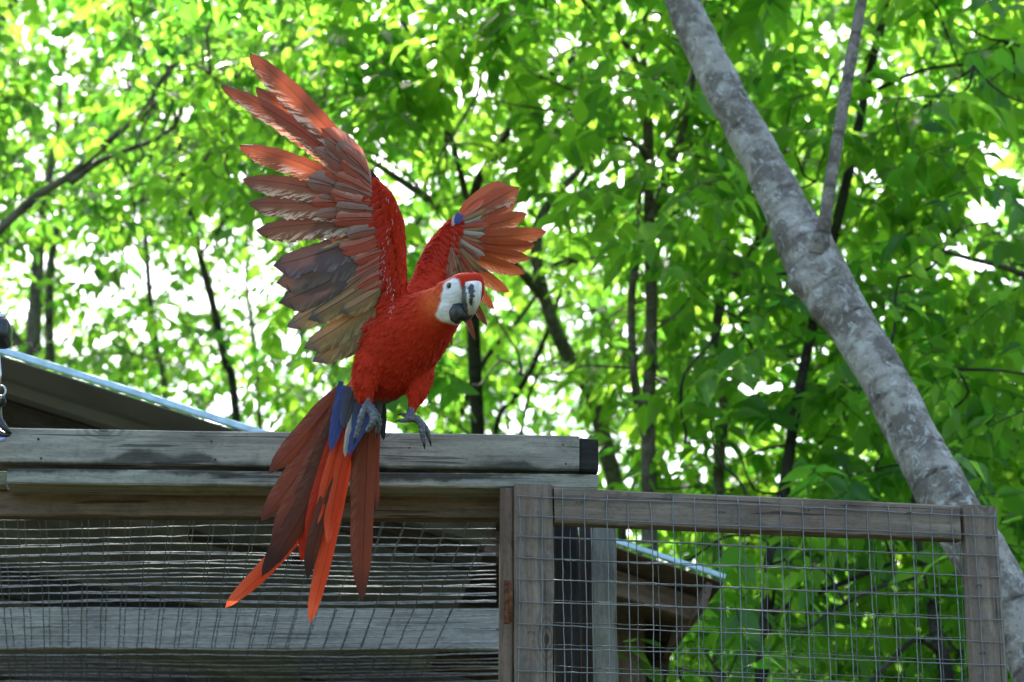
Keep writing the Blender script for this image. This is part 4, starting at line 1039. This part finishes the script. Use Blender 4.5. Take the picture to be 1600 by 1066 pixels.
# ---- wings: arm coverts form the wing part, flight feathers hang from it
def covert_layer(name, rows, parent, seed):
    rr = random.Random(seed); allv = []; allf = []
    for (x0, y0, d0, x1, y1, d1, n_, dx0, dy0, dx1, dy1, L_, w_) in rows:
        for i in range(n_):
            t = (i + rr.uniform(-.3, .3)) / max(1, n_ - 1)
            x = x0 + (x1 - x0) * t + rr.uniform(-2, 2); y = y0 + (y1 - y0) * t; d = d0 + (d1 - d0) * t
            ux = dx0 + (dx1 - dx0) * t; uy = dy0 + (dy1 - dy0) * t; l = math.hypot(ux, uy); L2 = L_ * rr.uniform(.85, 1.15)
            yield (x, y, d), (x + ux / l * L2, y + uy / l * L2, d + rr.uniform(-2, 2)), w_ * rr.uniform(.85, 1.15)
def joined(name, gen, mat, parent, seed=0):
    vs_, fs, A, Bv, Cv = [], [], [], [], []
    for k, (b, t, w_) in enumerate(gen):
        o = feather('tmp', b, t, w_, mat, None, nl=8, seed=seed + k, camber=.2, quill=.5, wide=.5, side=random.uniform(-1.5, 1.5), rag=.08)
        me = o.data; off = len(vs_)
        for v in me.vertices: vs_.append(tuple(v.co))
        for p_ in me.polygons: fs.append(tuple(i + off for i in p_.vertices))
        for nm, L_ in (('across', A), ('along', Bv), ('phys', Cv)):
            arr = np.empty(len(me.vertices), dtype=np.float32); me.attributes[nm].data.foreach_get('value', arr); L_ += list(arr)
        bpy.data.objects.remove(o); bpy.data.meshes.remove(me)
    return mk(name, vs_, fs, FM[mat], parent, attrs={'across': A, 'along': Bv, 'phys': Cv})
# near wing lining rows
rows = [(560, 268, -9, 600, 480, -8, 22, -30, 4, -26, 22, 24, 13), (568, 272, -12, 606, 474, -12, 22, -26, 8, -22, 26, 24, 13), (580, 280, -14, 612, 470, -15, 22, -20, 14, -20, 26, 22, 12), (590, 290, -15, 618, 470, -18, 20, -16, 16, -14, 28, 20, 12),
        (600, 300, -13, 625, 470, -17, 20, -8, 18, -8, 28, 18, 11), (608, 500, -24, 570, 500, -2, 8, -22, 20, -30, 14, 34, 17), (610, 515, -26, 580, 525, -8, 7, -24, 20, -30, 16, 32, 16)]
wing1 = joined('wing', covert_layer('w', rows, None, 3), 'scarlet', bird, 100); wing1['label'] = 'large raised wing spread to the left'
def flights(lst, wing, base_seed, fl=1):
    for i, (b, t, w_, mt, sd_, cu, tl_) in enumerate(lst): feather('flight_feather', b, t, w_ * 1.16, mt, wing, side=sd_, curl=cu, tilt=tl_ * fl, seed=base_seed + i, flip=fl, lead=.34, nl=90, comb=17 if mt in ('red', 'rust', 'redglow') else 0, wide=.62, point=2.0, camber=.12)
flights([
    ((566, 272, 0), (388, 80, 14), 38, 'red', -9, -6, -.25),
    ((568, 280, 3), (397, 134, 14), 34, 'red', -6, -4, -.3),
    ((570, 292, -2), (343, 131, 2), 30, 'red', -14, -6, -.3),
    ((572, 306, -4), (371, 226, -2), 33, 'red', -9, -4, -.3),
    ((574, 318, -6), (376, 279, -6), 34, 'rust', -7, -4, -.3),
    ((576, 330, -8), (386, 317, -10), 35, 'rust', -5, -3, -.3),
    ((578, 345, -10), (397, 360, -14), 36, 'rust', -3, -3, -.3),
    ((582, 364, -11), (424, 416, -16), 46, 'violet', 4, -2, -.25),
    ((586, 382, -12), (429, 443, -18), 44, 'dark', 4, -2, -.25),
    ((588, 398, -13), (434, 474, -20), 44, 'dark', 4, 0, -.2),
    ((590, 414, -14), (446, 512, -22), 34, 'olive', 3, 0, -.15),
    ((592, 430, -15), (480, 500, -22), 30, 'olive', 2, 0, -.1),
    ((594, 452, -16), (532, 488, -24), 22, 'olive', 2, 0, 0),
    ((596, 462, -10), (473, 545, -16), 34, 'olive', 3, 2, -.1),
    ((600, 478, -8), (486, 566, -12), 32, 'olive', 2, 2, -.1),
    ((602, 492, -6), (520, 556, -4), 26, 'dark', 2, 2, 0),
], wing1, 0, -1)
lst = []
FB = [(566, 270, 388, 80), (568, 282, 397, 134), (570, 292, 343, 131), (572, 306, 371, 226), (574, 318, 376, 279), (576, 330, 386, 317), (578, 345, 397, 360), (582, 364, 424, 416), (586, 382, 429, 443), (588, 398, 434, 474), (590, 414, 446, 512), (594, 440, 480, 505)]
rr = random.Random(5)
for i in range(19):
    t = (i + rr.uniform(-.3, .3) * (0 < i < 18)) / 18 * (len(FB) - 1.001); j = int(t); f = t - j
    bx_, by_, tx_, ty_ = [FB[j][q] * (1 - f) + FB[j + 1][q] * f for q in range(4)]
    l = math.hypot(tx_ - bx_, ty_ - by_); Lc = rr.uniform(74, 104) if i < 15 else rr.uniform(58, 80)
    feather('covert_feather', (bx_ + 6, by_, -12), (bx_ + (tx_ - bx_) / l * Lc, by_ + (ty_ - by_) / l * Lc, -12 - rr.uniform(0, 3)), rr.uniform(25, 34), ('covert' if i % 4 else 'pink') if i < 11 else ('pink' if i % 2 else 'olive'), wing1, side=rr.uniform(-6, 6), tilt=rr.uniform(-.3, .1), seed=200 + i, nl=14)
for i in range(21):
    t = (i + rr.uniform(-.35, .35) * (0 < i < 20)) / 20 * (len(FB) - 1.001); j = int(t); f = t - j
    bx_, by_, tx_, ty_ = [FB[j][q] * (1 - f) + FB[j + 1][q] * f for q in range(4)]
    l = math.hypot(tx_ - bx_, ty_ - by_); Lc = rr.uniform(42, 68)
    feather('covert_feather', (bx_ + 10, by_, -15), (bx_ + 4 + (tx_ - bx_) / l * Lc, by_ + (ty_ - by_) / l * Lc, -16 - rr.uniform(0, 3)), rr.uniform(19, 28), 'pink' if i % 3 else 'covert', wing1, side=rr.uniform(-5, 5), tilt=rr.uniform(-.3, .1), seed=300 + i, nl=10)
# small blue alula at the bend
feather('alula_feather', (596, 298, -6), (562, 258, -8), 12, 'black', wing1, side=2, seed=5)
# pale ruffled down along the arm
m = MB()
for i in range(70):
    t = i / 69; px_ = 606 + 8 * math.sin(t * 9) + rr.gauss(0, 3.0); py_ = 300 + 195 * t + rr.gauss(0, 4)
    if rr.random() > .25 + .75 * math.exp(-((py_ - 440) / 55) ** 2): continue
    d_ = min(surf_d(px_, py_) - 8, 0); a_ = rr.uniform(1.2, 2.3); l_ = rr.uniform(3, 8)
    m.tube([B(px_, py_, d_ - 4), B(px_ + math.cos(a_) * l_ * .5 + rr.uniform(-1, 1), py_ + math.sin(a_) * l_ * .5, d_ - 6), B(px_ + math.cos(a_) * l_, py_ + math.sin(a_) * l_, d_ - 5)], [.5 * PX, .8 * PX, .2 * PX], 5, flat=.5)
tag(m.build('down_tufts', simple('pale_down', (.5, .42, .42), .9, 0, .1, 90, .3, .3), wing1), kind='stuff')

# far wing
rows = [(712, 342, 76, 690, 440, 56, 12, 20, 8, 14, 20, 18, 11), (704, 350, 73, 680, 440, 48, 12, 18, 12, 12, 20, 20, 12), (692, 366, 66, 666, 440, 38, 12, 14, 14, 10, 22, 20, 12), (680, 384, 58, 655, 448, 32, 10, 12, 16, 8, 24, 20, 12)]
wing2 = joined('wing', covert_layer('w', rows, None, 9), 'scarlet', bird, 500); wing2['label'] = 'smaller far wing spread behind the head'
flights([
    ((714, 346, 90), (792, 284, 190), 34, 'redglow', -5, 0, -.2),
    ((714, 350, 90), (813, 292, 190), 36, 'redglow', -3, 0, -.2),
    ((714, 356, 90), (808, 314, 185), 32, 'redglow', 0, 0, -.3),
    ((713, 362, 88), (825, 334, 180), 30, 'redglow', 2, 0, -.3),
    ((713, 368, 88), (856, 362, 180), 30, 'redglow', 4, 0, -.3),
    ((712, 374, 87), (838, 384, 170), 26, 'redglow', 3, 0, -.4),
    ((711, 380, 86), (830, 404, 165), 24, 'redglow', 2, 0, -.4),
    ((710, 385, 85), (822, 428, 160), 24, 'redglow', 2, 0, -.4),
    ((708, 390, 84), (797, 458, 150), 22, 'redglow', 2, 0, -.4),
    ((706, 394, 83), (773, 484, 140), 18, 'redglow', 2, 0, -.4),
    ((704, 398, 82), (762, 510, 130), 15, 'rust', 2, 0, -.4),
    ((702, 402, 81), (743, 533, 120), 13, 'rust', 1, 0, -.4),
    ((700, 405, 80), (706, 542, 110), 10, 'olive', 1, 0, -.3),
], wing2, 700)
for i in range(20):
    t = i / 19; an = math.radians(-38 + 118 * t); Lc = rr.uniform(42, 62) if i < 13 else rr.uniform(60, 80)
    b_ = (712 - 10 * t, 346 + 40 * t, 80 - 8 * t)
    feather('covert_feather', b_, (b_[0] + math.cos(an) * Lc, b_[1] + math.sin(an) * Lc, b_[2] + 12), rr.uniform(9, 13), ('covert', 'olive', 'olive', 'white')[i % 4] if i % 5 else 'pink', wing2, side=rr.uniform(1, 4), tilt=-.3, seed=800 + i, nl=12)
for i in range(8):
    feather('covert_feather', (712 - i * 1.6, 350 + i * 9, 76 - i * 3), (722 - i * 2.0, 388 + i * 9, 76 - i * 3), 9, ('olive', 'covert')[i % 2], wing2, seed=900 + i, nl=10, side=2)
feather('alula_feather', (712, 350, 70), (716, 331, 74), 9, 'blue', wing2, seed=3); feather('alula_feather', (707, 354, 72), (710, 335, 76), 7, 'white', wing2, seed=4)
feather('alula_feather', (716, 350, 70), (722, 334, 76), 6, 'blue', wing2, seed=6)

# ---- tail
tail = feather('tail', (556, 606, 34), (541, 690, 22), 34, 'bluegrey', bird, nl=16, seed=77, point=3); tail['label'] = 'long fanned red and brown tail'
for i, (b, t, w_, mt, sd_, cu, tl_, pt) in enumerate([
    ((536, 606, 40), (419, 742, 26), 34, 'tailb', -4, 0, -.1, 1.6),
    ((540, 616, 37), (406, 818, 20), 38, 'tailb', -8, 0, -.1, 1.7),
    ((544, 622, 34), (424, 846, 14), 36, 'tailb', -6, 0, -.1, 1.7),
    ((538, 628, 31), (408, 904, 8), 42, 'taild', -16, 0, 0, 1.6),
    ((560, 640, 44), (350, 953, 30), 28, 'orange', -30, 0, 0, 3.2),
    ((548, 640, 34), (470, 880, 22), 40, 'tred', -4, 0, 0, 1.8),
    ((552, 640, 30), (500, 850, 20), 30, 'orange', 2, 0, 0, 2.0),
    ((556, 640, 42), (484, 977, 28), 25, 'orange', -4, 0, .1, 3.0),
    ((558, 640, 48), (480, 905, 34), 30, 'orange', 6, 0, 0, 2.2),
    ((530, 735, 18), (480, 907, 8), 24, 'taild', 5, 0, .2, 1.8),
    ((541, 640, 24), (478, 850, 12), 26, 'tred', 0, 0, 0, 1.8),
    ((552, 650, 20), (512, 852, 12), 24, 'orange', 4, 0, 0, 1.8),
    ((540, 660, 19), (496, 820, 12), 18, 'orange', 2, 0, 0, 1.8),
    ((562, 645, 30), (520, 830, 16), 26, 'orange', 8, 0, .1, 1.8),
    ((582, 640, 34), (574, 854, 20), 38, 'tailb', 8, 0, .1, 1.8),
    ((578, 640, 28), (566, 941, 12), 36, 'tailb', 2, 0, 0, 1.7),
    ((590, 650, 40), (588, 800, 28), 22, 'tailb', 5, 0, 0, 2.0),
]): feather('tail_feather', b, t, w_, mt, tail, side=sd_, curl=cu, tilt=tl_, seed=1000 + i, point=pt, nl=34, wide=.62, camber=.10, quill=.4, rag=.02)
for i, (b, t, w_, mt, sd_) in enumerate([
    ((545, 604, 16), (516, 708, 2), 26, 'blue', 0), ((553, 606, 14), (535, 672, 2), 24, 'bluegrey', 0), ((585, 628, 8), (544, 714, -6), 24, 'blue', 2),
    ((560, 640, 10), (538, 716, -3), 16, 'white', 1), ((568, 622, 12), (552, 690, 0), 20, 'bluegrey', 0), ((596, 622, 16), (600, 690, 4), 16, 'black', 0), ((588, 610, 14), (590, 664, 0), 24, 'bluegrey', 0), ((534, 596, 30), (524, 640, 26), 10, 'blue', 0)]):
    feather('tail_covert', b, t, w_, mt, tail, side=sd_, seed=1100 + i, point=1.3, wide=.35, nl=18, quill=.75, camber=.12)

# ---- feet
g = N('scaly_grey_skin'); v = g.n('TexVoronoi', i_Scale=420.0); g.t.links.new(g.pos('Object'), v.inputs['Vector']); a = g.noise(g.pos('Object'), 60, 3)
c = g.mix(g.ramp(v.outputs['Distance'], .15, .6), (.17, .18, .21), (.055, .06, .075)); c = g.mix(g.math('MULTIPLY', g.ramp(a, .5, .7), .5), c, (.26, .27, .30))
FOOT = g.done(g.princ(c, .55, .4, normal=g.bump(v.outputs['Distance'], .8, .001)))
def foot(shank, toes):
    m = MB()
    m.tube([B(*q[:3]) for q in shank], [q[3] * PX for q in shank], 12)
    m.ball(B(*shank[-1][:3]), shank[-1][3] * PX * 1.25, 12, 9)
    for t in toes:
        k = interp([q for q in t], 7)
        m.tube([B(*q[:3]) for q in k], [q[3] * PX * (1 + .13 * math.sin(i * 1.8)) for i, q in enumerate(k)], 10)
        m.ball(B(*t[-1][:3]), t[-1][3] * PX * 1.05, 10, 7)
    f = m.build('foot', FOOT, bird)
    for t in toes:
        a = np.array(t[-2][:3]); b = np.array(t[-1][:3]); d = (b - a) / np.linalg.norm(b - a); r = t[-1][3]
        bend = np.array([0, .6, .5])
        pts = [b, b + d * 4, b + d * 7.5 + bend * 2, b + d * 10 + bend * 5]
        c_ = MB(); c_.tube([B(*q) for q in pts], [r * .8 * PX, r * .66 * PX, r * .42 * PX, .3 * PX], 8); c_.build('claw', HORN, f)
foot([(572, 617, -40, 5), (574, 626, -44, 5), (575, 634, -48, 6)], [
    [(573, 634, -50, 6.5), (566, 650, -56, 6), (561, 668, -58, 5), (556, 682, -56, 3.8)],
    [(577, 636, -52, 7.5), (583, 648, -58, 7.5), (582, 660, -60, 6), (574, 672, -58, 4)],
    [(576, 636, -46, 6.5), (588, 650, -42, 6), (592, 662, -38, 5), (590, 674, -36, 3.8)],
    [(574, 634, -44, 6), (568, 646, -38, 5), (566, 658, -34, 4)]])
foot([(643, 638, -31, 6), (640, 648, -34, 6), (640, 653, -36, 6)], [
    [(641, 653, -37, 5.5), (651, 654, -42, 5.5), (658, 664, -46, 5.5), (660, 678, -46, 4.6), (662, 690, -44, 3.4)],
    [(642, 655, -35, 5), (654, 658, -36, 5), (664, 668, -38, 5), (669, 679, -38, 4), (671, 686, -36, 3)],
    [(638, 653, -37, 4.6), (632, 657, -40, 3.8), (626, 657, -42, 3)],
    [(639, 652, -33, 4.4), (634, 649, -26, 3.6), (629, 648, -22, 2.8)]])
